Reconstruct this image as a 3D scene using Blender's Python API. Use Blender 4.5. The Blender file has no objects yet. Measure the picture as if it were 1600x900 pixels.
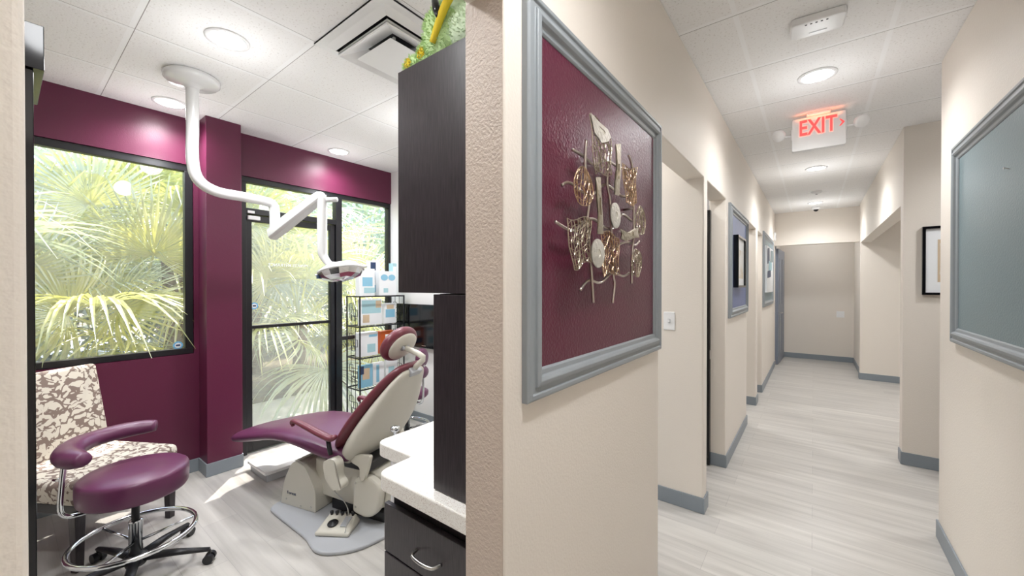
import bpy, bmesh, math, random
from mathutils import Vector, Matrix
R = math.radians
sc = bpy.context.scene
col = sc.collection

# ------------------------------------------------------------ camera, sky, sun, exposure
cd = bpy.data.cameras.new('camera'); cam = bpy.data.objects.new('camera', cd); col.objects.link(cam)
cam.location = (0, 0, 1.447)
cam.rotation_euler = (R(90 - .357), 0, R(37.56))
cd.sensor_width = 36; cd.lens = 36 * 612.14 / 1600; cd.clip_start = .02
sc.camera = cam
sc.view_settings.view_transform = 'Standard'; sc.view_settings.look = 'None'
sc.view_settings.gamma = 1; sc.view_settings.use_curve_mapping = False
sc.view_settings.exposure = 0.28
SUN = 8.0; SKY = .95; LAMP = 1.0
world = bpy.data.worlds.new('sky'); sc.world = world; world.use_nodes = True
wn = world.node_tree.nodes; wl = world.node_tree.links; wn.clear()
wo = wn.new('ShaderNodeOutputWorld'); wb = wn.new('ShaderNodeBackground'); ws = wn.new('ShaderNodeTexSky')
ws.sky_type = 'NISHITA'; ws.sun_disc = False; ws.sun_elevation = R(64); ws.sun_rotation = R(-40)
ws.air_density = 1.0; ws.dust_density = 1.5
wb.inputs['Strength'].default_value = SKY
wl.new(ws.outputs[0], wb.inputs['Color']); wl.new(wb.outputs[0], wo.inputs['Surface'])
sd = bpy.data.lights.new('sun', 'SUN'); sd.energy = SUN; sd.angle = R(.6); sd.color = (1, .96, .88)
so = bpy.data.objects.new('sun', sd); col.objects.link(so)
so.rotation_euler = Vector((.40, -.34, -1.18)).to_track_quat('-Z', 'Y').to_euler()

# ------------------------------------------------------------ materials
def mat(name):
    m = bpy.data.materials.new(name); m.use_nodes = True
    n = m.node_tree.nodes; return m, n, m.node_tree.links, n['Principled BSDF']
def srgb(r, g, b):
    f = lambda c: (c/255/12.92) if c/255 <= .04045 else ((c/255+.055)/1.055)**2.4
    return (f(r), f(g), f(b), 1)
def simple(name, rgb, rough=.5, metal=0, bump=0, bscale=100, spec=None, coat=0):
    m, n, l, p = mat(name)
    p.inputs['Base Color'].default_value = srgb(*rgb); p.inputs['Roughness'].default_value = rough
    p.inputs['Metallic'].default_value = metal
    if spec is not None: p.inputs['Specular IOR Level'].default_value = spec
    if coat: p.inputs['Coat Weight'].default_value = coat
    if bump:
        tc = n.new('ShaderNodeTexCoord'); t = n.new('ShaderNodeTexNoise'); t.inputs['Scale'].default_value = bscale
        b = n.new('ShaderNodeBump'); b.inputs['Strength'].default_value = bump; b.inputs['Distance'].default_value = .003
        l.new(tc.outputs['Object'], t.inputs['Vector']); l.new(t.outputs['Fac'], b.inputs['Height']); l.new(b.outputs[0], p.inputs['Normal'])
    return m
def two_tone(name, a, b, scale, lo, hi, rough=.5, metal=0, kind='noise', stretch=(1, 1, 1), detail=4, bump=0):
    m, n, l, p = mat(name)
    tc = n.new('ShaderNodeTexCoord'); mp = n.new('ShaderNodeMapping'); mp.inputs['Scale'].default_value = stretch
    t = n.new('ShaderNodeTexNoise' if kind == 'noise' else 'ShaderNodeTexVoronoi'); t.inputs['Scale'].default_value = scale
    if kind == 'noise': t.inputs['Detail'].default_value = detail
    r = n.new('ShaderNodeValToRGB'); r.color_ramp.elements[0].position = lo; r.color_ramp.elements[1].position = hi
    r.color_ramp.elements[0].color = srgb(*a); r.color_ramp.elements[1].color = srgb(*b)
    l.new(tc.outputs['Object'], mp.inputs[0]); l.new(mp.outputs[0], t.inputs['Vector']); l.new(t.outputs[0], r.inputs[0])
    l.new(r.outputs[0], p.inputs['Base Color']); p.inputs['Roughness'].default_value = rough; p.inputs['Metallic'].default_value = metal
    if bump:
        bb = n.new('ShaderNodeBump'); bb.inputs['Strength'].default_value = bump; bb.inputs['Distance'].default_value = .003
        l.new(t.outputs[0], bb.inputs['Height']); l.new(bb.outputs[0], p.inputs['Normal'])
    return m
M = {}
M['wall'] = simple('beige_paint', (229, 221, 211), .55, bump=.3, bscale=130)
M['wall_rough_shaded'] = simple('beige_orange_peel_shaded', (192, 176, 163), .55, bump=.9, bscale=150)  # orange-peel wall with the shade of the less lit end put into its colour
M['wall_white'] = simple('white_paint', (232, 230, 228), .55)
M['plum'] = simple('plum_paint', (90, 28, 57), .38, bump=.15, bscale=130)
M['plum_panel'] = simple('plum_panel_paint', (92, 30, 54), .3, bump=.6, bscale=120)
M['base'] = simple('grey_baseboard', (134, 142, 149), .4)
M['frame'] = simple('grey_moulding', (142, 148, 152), .4)
M['black'] = simple('black_aluminium', (22, 21, 26), .35)
M['white'] = simple('white_plastic', (236, 236, 236), .35)
M['lamp_white'] = simple('white_enamel', (222, 222, 222), .25, coat=.3)
M['cream'] = simple('cream_plastic', (205, 201, 189), .35)
M['greyplastic'] = simple('grey_plastic', (176, 178, 182), .35)
M['dark'] = simple('dark_plastic', (28, 28, 32), .4)
M['chrome'] = simple('chrome', (225, 228, 232), .12, 1)
M['steel'] = simple('brushed_steel', (200, 198, 194), .3, 1)
M['leather'] = simple('maroon_vinyl', (96, 46, 78), .36, bump=.08, bscale=250)
M['leather_red'] = simple('maroon_vinyl_back', (108, 48, 60), .36, bump=.08, bscale=250)
M['silver'] = simple('hammered_silver', (232, 228, 220), .45, 1, bump=1.0, bscale=85)
M['bronze'] = simple('champagne_metal', (186, 160, 132), .34, 1, bump=.8, bscale=85)
M['pewter'] = simple('pewter_metal', (176, 166, 148), .34, 1, bump=.8, bscale=85)
M['rod'] = simple('satin_nickel', (196, 186, 176), .28, 1)
M['counter'] = two_tone('speckled_laminate', (190, 174, 164), (238, 235, 230), 420, .34, .44, .3, kind='noise', detail=2)
M['cabinet'] = two_tone('espresso_laminate', (34, 28, 32), (58, 50, 54), 26, .35, .7, .34, stretch=(9, 9, .5))
M['ink'] = simple('black_gloss', (12, 12, 16), .12)
M['slate'] = simple('slate_blue_paint', (120, 138, 143), .4, bump=.35, bscale=130)
M['blue'] = simple('periwinkle_paint', (102, 116, 160), .4, bump=.3, bscale=130)
M['concrete'] = two_tone('pale_concrete', (196, 192, 184), (222, 218, 210), 3, .3, .7, .8)
M['mulch'] = two_tone('garden_soil', (70, 58, 44), (110, 100, 70), 9, .3, .7, .9)
M['stucco'] = simple('pale_stucco', (200, 200, 205), .8)
M['bark'] = two_tone('palm_bark', (88, 70, 52), (130, 110, 84), 18, .3, .7, .9, stretch=(1, 1, 4))
M['fabric'] = None
M['door_grey'] = simple('grey_door_paint', (128, 134, 146), .4)
M['art_paper'] = two_tone('framed_print_paper', (232, 230, 226), (214, 200, 176), 6, .45, .55, .5)
M['plush'] = simple('light_green_plush', (206, 234, 176), .95, bump=1, bscale=120)
M['plush_pale'] = simple('pale_green_plush', (226, 244, 214), .95, bump=1, bscale=120)
M['plush_dark'] = simple('leaf_green_plush', (134, 184, 96), .95, bump=1, bscale=120)
M['plush_yellow'] = simple('yellow_plush', (236, 208, 60), .9, bump=.6, bscale=120)
M['skyblue'] = simple('sky_blue_print', (140, 194, 220), .4)
M['orange'] = simple('orange_print', (196, 92, 40), .4)
M['navy'] = simple('navy_print', (40, 60, 96), .4)
M['teal'] = simple('teal_print', (170, 208, 216), .4)
M['tan'] = simple('tan_print', (212, 190, 160), .4)
M['cyan'] = simple('blue_sticker', (110, 180, 225), .4)
M['paper'] = simple('white_card', (240, 242, 244), .4)

def fabric():
    m, n, l, p = mat('damask_fabric')
    tc = n.new('ShaderNodeTexCoord')
    nz = n.new('ShaderNodeTexNoise'); nz.inputs['Scale'].default_value = 9; nz.inputs['Detail'].default_value = 2
    ad = n.new('ShaderNodeVectorMath'); ad.operation = 'MULTIPLY_ADD'; ad.inputs[1].default_value = (.10, .10, .10)
    v = n.new('ShaderNodeTexVoronoi'); v.feature = 'DISTANCE_TO_EDGE'; v.inputs['Scale'].default_value = 30
    n2 = n.new('ShaderNodeTexNoise'); n2.inputs['Scale'].default_value = 26; n2.inputs['Detail'].default_value = 1.5
    mx = n.new('ShaderNodeMath'); mx.operation = 'MULTIPLY_ADD'; mx.inputs[1].default_value = .85
    r = n.new('ShaderNodeValToRGB'); r.color_ramp.elements[0].position = .575; r.color_ramp.elements[1].position = .60
    r.color_ramp.elements[0].color = srgb(120, 104, 96); r.color_ramp.elements[1].color = srgb(200, 193, 180)
    l.new(tc.outputs['Object'], nz.inputs['Vector'])
    l.new(nz.outputs['Color'], ad.inputs[0]); l.new(tc.outputs['Object'], ad.inputs[2])
    l.new(ad.outputs[0], v.inputs['Vector']); l.new(ad.outputs[0], n2.inputs['Vector'])
    l.new(v.outputs['Distance'], mx.inputs[0]); l.new(n2.outputs[0], mx.inputs[2])
    l.new(mx.outputs[0], r.inputs[0]); l.new(r.outputs[0], p.inputs['Base Color']); p.inputs['Roughness'].default_value = .85
    return m
M['fabric'] = fabric()

def floor_mat():
    m, n, l, p = mat('grey_plank_floor')
    tc = n.new('ShaderNodeTexCoord')
    bk = n.new('ShaderNodeTexBrick'); bk.inputs['Scale'].default_value = 1; bk.inputs['Brick Width'].default_value = 1.22
    bk.inputs['Row Height'].default_value = .18; bk.inputs['Mortar Size'].default_value = .0014
    bk.inputs['Color1'].default_value = srgb(200, 196, 190); bk.inputs['Color2'].default_value = srgb(188, 184, 179)
    bk.inputs['Mortar'].default_value = srgb(176, 172, 168); bk.offset = .37
    mp = n.new('ShaderNodeMapping'); mp.inputs['Scale'].default_value = (1.1, 17, 1)
    t = n.new('ShaderNodeTexNoise'); t.inputs['Scale'].default_value = 1.3; t.inputs['Detail'].default_value = 6; t.inputs['Distortion'].default_value = .4
    r = n.new('ShaderNodeValToRGB'); r.color_ramp.elements[0].position = .3; r.color_ramp.elements[1].position = .68
    r.color_ramp.elements[0].color = (.78, .775, .77, 1); r.color_ramp.elements[1].color = (1, 1, 1, 1)
    mm = n.new('ShaderNodeMix'); mm.data_type = 'RGBA'; mm.blend_type = 'MULTIPLY'; mm.inputs[0].default_value = 1
    l.new(tc.outputs['Object'], bk.inputs['Vector']); l.new(tc.outputs['Object'], mp.inputs[0]); l.new(mp.outputs[0], t.inputs['Vector'])
    l.new(t.outputs[0], r.inputs[0]); l.new(bk.outputs['Color'], mm.inputs[6]); l.new(r.outputs[0], mm.inputs[7])
    l.new(mm.outputs[2], p.inputs['Base Color']); p.inputs['Roughness'].default_value = .36
    p.inputs['Specular IOR Level'].default_value = .4
    return m
M['floor'] = floor_mat()

def ceiling_mat(name, ox, oy, px, py, xw):
    m, n, l, p = mat(name)
    tc = n.new('ShaderNodeTexCoord'); sp = n.new('ShaderNodeSeparateXYZ'); l.new(tc.outputs['Object'], sp.inputs[0])
    def math_(op, a, b=None):
        q = n.new('ShaderNodeMath'); q.operation = op
        for i, v in enumerate((a, b)):
            if v is None: continue
            if isinstance(v, (int, float)): q.inputs[i].default_value = v
            else: l.new(v, q.inputs[i])
        return q.outputs[0]
    def dist(ax, off, pitch):
        a = math_('SUBTRACT', sp.outputs[ax], off - pitch * 40.5)
        return math_('ABSOLUTE', math_('SUBTRACT', math_('MODULO', a, pitch), pitch / 2))
    dx, dy = dist(0, ox, px), dist(1, oy, py)
    bar = math_('LESS_THAN', math_('MINIMUM', dx, dy), .011)
    def line(ax, off, pitch, wd):
        a = math_('SUBTRACT', sp.outputs[ax], off - pitch * 40 + .012)
        return math_('LESS_THAN', math_('MODULO', a, pitch), wd)
    gap = math_('MAXIMUM', line(1, oy, py, .0035), line(0, ox, px, xw)) if xw else line(1, oy, py, .0035)
    sp1 = n.new('ShaderNodeTexNoise'); sp1.inputs['Scale'].default_value = 95; sp1.inputs['Detail'].default_value = 3
    l.new(tc.outputs['Object'], sp1.inputs['Vector'])
    r = n.new('ShaderNodeValToRGB'); r.color_ramp.elements[0].position = .33; r.color_ramp.elements[1].position = .40
    r.color_ramp.elements[0].color = srgb(222, 219, 216); r.color_ramp.elements[1].color = srgb(242, 241, 240)
    l.new(sp1.outputs[0], r.inputs[0])
    m1 = n.new('ShaderNodeMix'); m1.data_type = 'RGBA'; l.new(bar, m1.inputs[0]); l.new(r.outputs[0], m1.inputs[6]); m1.inputs[7].default_value = srgb(246, 246, 246)
    m2 = n.new('ShaderNodeMix'); m2.data_type = 'RGBA'; l.new(gap, m2.inputs[0]); l.new(m1.outputs[2], m2.inputs[6]); m2.inputs[7].default_value = srgb(158, 154, 152)
    l.new(m2.outputs[2], p.inputs['Base Color']); p.inputs['Roughness'].default_value = .8
    b = n.new('ShaderNodeBump'); b.inputs['Strength'].default_value = .5; b.inputs['Distance'].default_value = .002
    l.new(sp1.outputs[0], b.inputs['Height']); l.new(b.outputs[0], p.inputs['Normal'])
    return m
M['ceil_op'] = ceiling_mat('ceiling_tile_treatment', -2.70, 1.005, .6096, .6096, .003)
M['ceil_hall'] = ceiling_mat('ceiling_tile_hall', -.298, 2.70, .601, .590, 0)

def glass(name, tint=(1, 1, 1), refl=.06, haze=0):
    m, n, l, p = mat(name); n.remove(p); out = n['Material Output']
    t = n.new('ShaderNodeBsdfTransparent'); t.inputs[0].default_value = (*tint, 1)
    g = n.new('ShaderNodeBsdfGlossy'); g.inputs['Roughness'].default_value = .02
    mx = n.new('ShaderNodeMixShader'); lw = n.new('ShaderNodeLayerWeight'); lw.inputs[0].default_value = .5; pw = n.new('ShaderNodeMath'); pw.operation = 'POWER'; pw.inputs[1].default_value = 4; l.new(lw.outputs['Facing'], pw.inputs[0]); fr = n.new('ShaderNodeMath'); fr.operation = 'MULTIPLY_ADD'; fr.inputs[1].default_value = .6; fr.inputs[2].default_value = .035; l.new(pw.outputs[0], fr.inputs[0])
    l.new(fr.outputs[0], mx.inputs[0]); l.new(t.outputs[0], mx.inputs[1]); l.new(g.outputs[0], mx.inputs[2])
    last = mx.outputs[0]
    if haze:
        d = n.new('ShaderNodeBsdfTranslucent'); d.inputs[0].default_value = (.85, .88, .85, 1)  # pale translucent veil painting in the interior's reflection on the glass
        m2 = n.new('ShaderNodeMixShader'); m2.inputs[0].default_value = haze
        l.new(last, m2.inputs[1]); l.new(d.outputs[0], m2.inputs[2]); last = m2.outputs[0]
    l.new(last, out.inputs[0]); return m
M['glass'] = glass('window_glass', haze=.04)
M['hazed_glass'] = glass('door_glass', haze=.10)  # stronger painted-in reflection haze on the door panes
def leafm(name, c1, c2, trans=.5):
    m, n, l, p = mat(name); n.remove(p); out = n['Material Output']
    tc = n.new('ShaderNodeTexCoord'); t = n.new('ShaderNodeTexNoise'); t.inputs['Scale'].default_value = 2.2; t.inputs['Detail'].default_value = 2
    r = n.new('ShaderNodeValToRGB'); r.color_ramp.elements[0].position = .38; r.color_ramp.elements[1].position = .62
    r.color_ramp.elements[0].color = srgb(*c1); r.color_ramp.elements[1].color = srgb(*c2)
    l.new(tc.outputs['Object'], t.inputs['Vector']); l.new(t.outputs[0], r.inputs[0])
    d = n.new('ShaderNodeBsdfDiffuse'); tr = n.new('ShaderNodeBsdfTranslucent'); g = n.new('ShaderNodeBsdfGlossy'); g.inputs['Roughness'].default_value = .38
    l.new(r.outputs[0], d.inputs[0]); l.new(r.outputs[0], tr.inputs[0])
    a = n.new('ShaderNodeMixShader'); a.inputs[0].default_value = trans
    b = n.new('ShaderNodeMixShader'); b.inputs[0].default_value = .2
    l.new(d.outputs[0], a.inputs[1]); l.new(tr.outputs[0], a.inputs[2]); l.new(a.outputs[0], b.inputs[1]); l.new(g.outputs[0], b.inputs[2])
    l.new(b.outputs[0], out.inputs[0]); return m
M['frond'] = leafm('palm_leaf', (172, 180, 120), (214, 210, 104))
M['frond2'] = leafm('palm_leaf_cool', (150, 166, 136), (200, 206, 160))
M['leaf'] = leafm('tree_leaf', (98, 108, 94), (146, 156, 130), .35)
M['leaf2'] = leafm('tree_leaf_pale', (130, 150, 110), (176, 190, 140), .35)
def emis(name, rgb, s):
    m, n, l, p = mat(name); p.inputs['Base Color'].default_value = (*rgb, 1)
    p.inputs['Emission Color'].default_value = (*rgb, 1); p.inputs['Emission Strength'].default_value = s; return m
M['lampglow'] = emis('lamp_diffuser', (1, .98, .95), 9)
M['red_led'] = emis('red_led_letter', (.9, .10, .10), .45)
M['red_edge'] = emis('red_letter_edge', (1, .35, .28), .8)

# ------------------------------------------------------------ mesh helpers
class MB:
    def __init__(s): s.bm = bmesh.new(); s.mi = 0
    def face(s, vs):
        try: f = s.bm.faces.new(vs); f.material_index = s.mi; return f
        except ValueError: return None
    def v(s, p): return s.bm.verts.new(p)
    def box(s, x0, x1, y0, y1, z0, z1, rot=None, piv=None):
        vs = [Vector((x, y, z)) for x in (x0, x1) for y in (y0, y1) for z in (z0, z1)]
        if rot is not None:
            c = Vector(piv) if piv else Vector(((x0+x1)/2, (y0+y1)/2, (z0+z1)/2)); vs = [rot @ (q - c) + c for q in vs]
        v = [s.v(q) for q in vs]
        for f in ((0, 1, 3, 2), (4, 6, 7, 5), (0, 4, 5, 1), (2, 3, 7, 6), (0, 2, 6, 4), (1, 5, 7, 3)): s.face([v[i] for i in f])
        return s
    def prism(s, pts, a, b, axis='Z'):
        def P(p, h):
            return {'Z': (p[0], p[1], h), 'X': (h, p[0], p[1]), 'Y': (p[0], h, p[1])}[axis]
        lo = [s.v(P(p, a)) for p in pts]; hi = [s.v(P(p, b)) for p in pts]; n = len(pts)
        s.face(lo[::-1]); s.face(hi)
        for i in range(n): s.face([lo[i], lo[(i+1) % n], hi[(i+1) % n], hi[i]])
        return s
    def rings(s, rs, cap=True, closed=False):
        vr = [[s.v(p) for p in r] for r in rs]; n = len(rs[0]); m = len(vr)
        for i in range(m if closed else m-1):
            a, b = vr[i], vr[(i+1) % m]
            for j in range(n): s.face([a[j], a[(j+1) % n], b[(j+1) % n], b[j]])
        if cap and not closed: s.face(vr[0][::-1]); s.face(vr[-1])
        return s
    def tube(s, pts, r, seg=10, closed=False, smooth=0, flat=None):
        pts = [Vector(p) for p in pts]; rr = r if isinstance(r, (list, tuple)) else [r]*len(pts)
        if smooth:
            q = []; q2 = []; n = len(pts); rng = n if closed else n-1
            for i in range(rng):
                g = lambda k: pts[k % n] if closed else pts[max(0, min(n-1, k))]
                p0, p1, p2, p3 = g(i-1), g(i), g(i+1), g(i+2)
                for k in range(smooth):
                    t = k/smooth
                    q.append(.5*((2*p1)+(-p0+p2)*t+(2*p0-5*p1+4*p2-p3)*t*t+(-p0+3*p1-3*p2+p3)*t**3))
                    q2.append(rr[i]*(1-t)+rr[(i+1) % n]*t)
            if not closed: q.append(pts[-1]); q2.append(rr[-1])
            pts, rr = q, q2
        n = len(pts); rs = []; up = None
        for i, p in enumerate(pts):
            a = pts[(i-1) % n] if (i or closed) else p; b = pts[(i+1) % n] if (i < n-1 or closed) else p
            d = (b-a).normalized()
            if up is None: up = d.orthogonal().normalized() if abs(d.z) > .9 else Vector((0, 0, 1))
            up = (up - d*up.dot(d)).normalized(); sd_ = d.cross(up)
            fl = flat or 1
            rs.append([p + (up*math.cos(2*math.pi*k/seg)*fl + sd_*math.sin(2*math.pi*k/seg))*rr[i] for k in range(seg)])
        return s.rings(rs, closed=closed)
    def lathe(s, prof, c=(0, 0, 0), seg=28, mtx=None):
        rs = []
        for (r, z) in prof:
            ring = [Vector((r*math.cos(2*math.pi*k/seg), r*math.sin(2*math.pi*k/seg), z)) for k in range(seg)]
            if mtx is not None: ring = [mtx @ q for q in ring]
            rs.append([q + Vector(c) for q in ring])
        return s.rings(rs)
    def ell(s, c, r, rot=None, seg=16):
        c = Vector(c); rs = []
        for i in range(1, seg//2+4):
            t = math.pi*i/(seg//2+4); ring = []
            for k in range(seg):
                q = Vector((r[0]*math.sin(t)*math.cos(2*math.pi*k/seg), r[1]*math.sin(t)*math.sin(2*math.pi*k/seg), -r[2]*math.cos(t)))
                ring.append(c + (rot @ q if rot is not None else q))
            rs.append(ring)
        return s.rings(rs)
    def build(s, name, m, parent=None, bevel=0, smooth=False, sub=0, seg=2, kind=None, mods=None):
        bmesh.ops.recalc_face_normals(s.bm, faces=s.bm.faces)
        me = bpy.data.meshes.new(name); s.bm.to_mesh(me); s.bm.free()
        ms = m if isinstance(m, (list, tuple)) else [m]
        for k in ms: me.materials.append(M[k])
        if smooth:
            for p in me.polygons: p.use_smooth = True
        o = bpy.data.objects.new(name, me); col.objects.link(o)
        if parent: o.parent = parent
        if kind: o['kind'] = kind
        if bevel:
            b = o.modifiers.new('b', 'BEVEL'); b.width = bevel; b.segments = seg; b.limit_method = 'ANGLE'; b.angle_limit = R(40)
            if smooth: b.harden_normals = False
        if sub:
            q = o.modifiers.new('s', 'SUBSURF'); q.levels = sub; q.render_levels = sub
        return o
def tag(o, label, cat, group=None):
    o['label'] = label; o['category'] = cat
    if group: o['group'] = group
    return o
def thing(name, label, cat, loc=(0, 0, 0), rz=0, group=None):
    o = bpy.data.objects.new(name, None); col.objects.link(o); o.location = loc; o.rotation_euler = (0, 0, rz); o.empty_display_size = .1
    return tag(o, label, cat, group)
def dup(o, parent=None):
    kids = list(o.children); c = o.copy(); col.objects.link(c)
    if parent: c.parent = parent
    for k in kids: dup(k, c)
    return c
def rrect(x0, x1, y0, y1, r, n=5):
    out = []
    for cx, cy, a in ((x1-r, y1-r, 0), (x0+r, y1-r, 90), (x0+r, y0+r, 180), (x1-r, y0+r, 270)):
        for k in range(n+1):
            t = R(a + 90*k/n); out.append((cx + r*math.cos(t), cy + r*math.sin(t)))
    return out
def poly_corner(pts, rad):
    """round the corners of a closed polygon; rad is a radius per corner"""
    out = []; n = len(pts)
    for i, p in enumerate(pts):
        r = rad[i]; P = Vector(p)
        if r <= 0: out.append(tuple(P)); continue
        a = (Vector(pts[i-1]) - P).normalized(); b = (Vector(pts[(i+1) % n]) - P).normalized()
        for k in range(7):
            t = k/6; out.append(tuple((P + a*r)*(1-t)**2 + P*2*t*(1-t) + (P + b*r)*t*t))
    return out
def text_mesh(body, size, depth, name, m, parent, mtx, sx=1, bold=0):
    cu = bpy.data.curves.new('t', 'FONT'); cu.body = body; cu.size = size; cu.extrude = depth; cu.align_x = 'CENTER'; cu.align_y = 'CENTER'
    cu.offset = bold
    t = bpy.data.objects.new('t', cu); col.objects.link(t)
    bpy.context.view_layer.update()
    me = bpy.data.meshes.new_from_object(t.evaluated_get(bpy.context.evaluated_depsgraph_get()))
    bpy.data.objects.remove(t); me.materials.clear(); me.materials.append(M[m])
    me.transform(Matrix.Diagonal((sx, 1, 1, 1))); me.transform(mtx)
    o = bpy.data.objects.new(name, me); col.objects.link(o)
    if parent: o.parent = parent
    return o
# text facing: columns are (text right, text up, text normal)
def basis(right, up, loc):
    r, u = Vector(right).normalized(), Vector(up).normalized(); nn = r.cross(u)
    m = Matrix((r, u, nn)).transposed().to_4x4(); m.translation = loc; return m

# ------------------------------------------------------------ room shell
H = 2.727; XL = -.548; XLB = -.67; XR = .575; XO = -3.81; YB = 2.70; HD = 2.13
S = 'structure'
MB().box(-3.95, 2.4, -3.1, 9.9, -.12, 0).build('floor', 'floor', kind=S)
MB().box(-3.95, XLB, -1.3, YB+.1, H, H+.1).build('ceiling', 'ceil_op', kind=S)
MB().box(XLB, 2.4, -3.1, 9.9, H, H+.1).build('ceiling', 'ceil_hall', kind=S)
MB().box(-3.95, XLB, YB+.1, 9.9, H, H+.1).build('ceiling', 'ceil_hall', kind=S)
# partition between treatment room and hallway: one comb-shaped wall with five doorways
outl = [(-3.0, 0), (-3.0, H), (8.4, H), (8.4, 0)]
for a, b in ((5.72, 6.25), (4.72, 5.53), (2.80, 3.49), (1.79, YB), (.013, .684)):
    outl += [(b, 0), (b, HD), (a, HD), (a, 0)]
MB().prism(outl, XLB, XL, 'X').build('wall_left', 'wall', bevel=.007, seg=3, kind=S)
# rough skin of the partition's end, coloured darker for shade, beside the first doorway
MB().box(XLB+.004, XL-.004, .6825, .6845, 0, 2.12).build('wall_skin_shaded', 'wall_rough_shaded', kind=S)
MB().box(-1.6, XL-.008, YB-.001, YB+.09, 0, HD+.02).build('wall_cross', 'wall', kind=S)
MB().box(-1.6, XLB, YB-.001, YB+.10, HD+.02, H).build('wall_cross', 'wall', kind=S)
MB().box(-3.93, -1.6, YB, YB+.10, 0, H).build('wall_treatment_side', 'wall_white', kind=S)
MB().box(-1.85, XL-.008, 5.529, 5.65, 0, HD).build('wall_cross', 'wall', kind=S)
MB().box(-1.85, XL-.008, 6.249, 6.37, 0, HD).build('wall_cross', 'wall', kind=S)
MB().box(-1.95, -1.85, 2.8, 9.9, 0, H).build('wall_side_rooms', 'wall', kind=S)
MB().box(-3.95, XLB, -1.3, -1.2, 0, H).build('wall_treatment_rear', 'wall', kind=S)
MB().box(XLB, 2.4, -3.1, -3.0, 0, H).build('wall_hall_rear', 'wall', kind=S)
# hallway, other side
MB().box(XR, XR+.12, -3.0, 3.27, 0, H).build('wall_right', 'wall', bevel=.006, kind=S)
MB().prism([(4.44, 0), (4.44, H), (8.07, H), (8.07, 2.11), (4.56, 2.11), (4.56, 0)], XR, XR+.12, 'X').build('wall_right', 'wall', kind=S)
MB().box(XR+.12, 2.3, 4.44, 4.56, 0, H).build('wall_picture', 'wall', kind=S)
MB().box(XR, 2.3, 8.07, 8.19, 0, H).build('wall_recess', 'wall', kind=S)
MB().box(2.3, 2.4, -3.0, 9.9, 0, H).build('wall_far_side', 'wall', kind=S)
MB().box(XR+.03, XR+.12, 8.19, 9.69, 0, H).build('wall_end_side', 'wall', kind=S)
MB().box(-.67, 2.3, 9.685, 9.8, 0, H).build('wall_end', 'wall', kind=S)
MB().box(XL, XR+.03, 8.40, 8.52, 2.155, H).build('wall_end_header', 'wall', kind=S)
MB().box(XLB, XL, 8.40, 9.7, 0, H).build('wall_end_left', 'wall', kind=S)
# plum window wall with a window and a glazed door opening
w = MB()
w.box(XO-.12, XO, -1.3, YB, 2.375, H)
w.box(XO-.12, XO, -1.3, .905, 0, .92)
w.box(XO-.12, XO, -1.3, -.38, .92, 2.375)
w.box(XO-.12, XO, .905, 1.23, 0, 2.375)
w.build('wall_window', 'plum', kind=S)
MB().box(XO, -3.62, .935, 1.165, 0, H).build('wall_pilaster', 'plum', bevel=.004, kind=S)

# baseboards
BH = .10; BT = .009
def bb(name, segs):
    m = MB()
    for x0, x1, y0, y1 in segs: m.box(min(x0, x1), max(x0, x1), min(y0, y1), max(y0, y1), .001, BH)
    m.build(name, 'base', kind=S, bevel=.002)
e = BT
bb('baseboard_left', [(XL, XL+e, -2.99, .013)])
for a, b in ((.684, 1.79), (YB, 2.80), (3.49, 4.72), (5.53, 5.72), (6.25, 8.399)):
    bb('baseboard_left', [(XL, XL+e, a-e, b+e), (XLB, XL, a-e, a), (XLB, XL, b, b+e)])
bb('baseboard_cross', [(-3.8, XLB, YB-e, YB)])
bb('baseboard_cross', [(-1.8, XLB, 5.53-e, 5.53)])
bb('baseboard_cross', [(-1.8, XLB, 6.25-e, 6.25)])
bb('baseboard_right', [(XR-e, XR, -2.99, 3.27+e), (XR, XR+.12, 3.27, 3.27+e)])
bb('baseboard_right', [(XR-e, 2.29, 4.44-e, 4.44), (XR-e, XR, 4.44, 4.56)])
bb('baseboard_right', [(XR-e, 2.29, 8.07-e, 8.07), (XR-e, XR, 8.07, 8.19), (XR+.03-e, XR+.03, 8.19, 9.68)])
bb('baseboard_end', [(XL, XR+.02, 9.685-e, 9.685)])
bb('baseboard_window', [(XO, XO+e, -1.19, .935), (XO, -3.62, .935-e, .935), (-3.62, -3.62+e, .935-e, 1.165), (XO, -3.62, 1.165, 1.165+e)])

# window 1
w1 = bpy.data.objects.new('window_1', None); col.objects.link(w1); w1['kind'] = S
m = MB()
y0, y1, z0, z1 = -.379, .904, .921, 2.374
for a in ((y0, y1, z0, z0+.045), (y0, y1, z1-.05, z1), (y0, y0+.045, z0+.045, z1-.05), (y1-.05, y1, z0+.045, z1-.05)): m.box(XO-.07, XO-.012, *a)
m.build('window_frame', 'black', w1, bevel=.003)
MB().box(XO-.045, XO-.039, y0+.04, y1-.045, z0+.04, z1-.045).build('window_pane', 'glass', w1)
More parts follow.
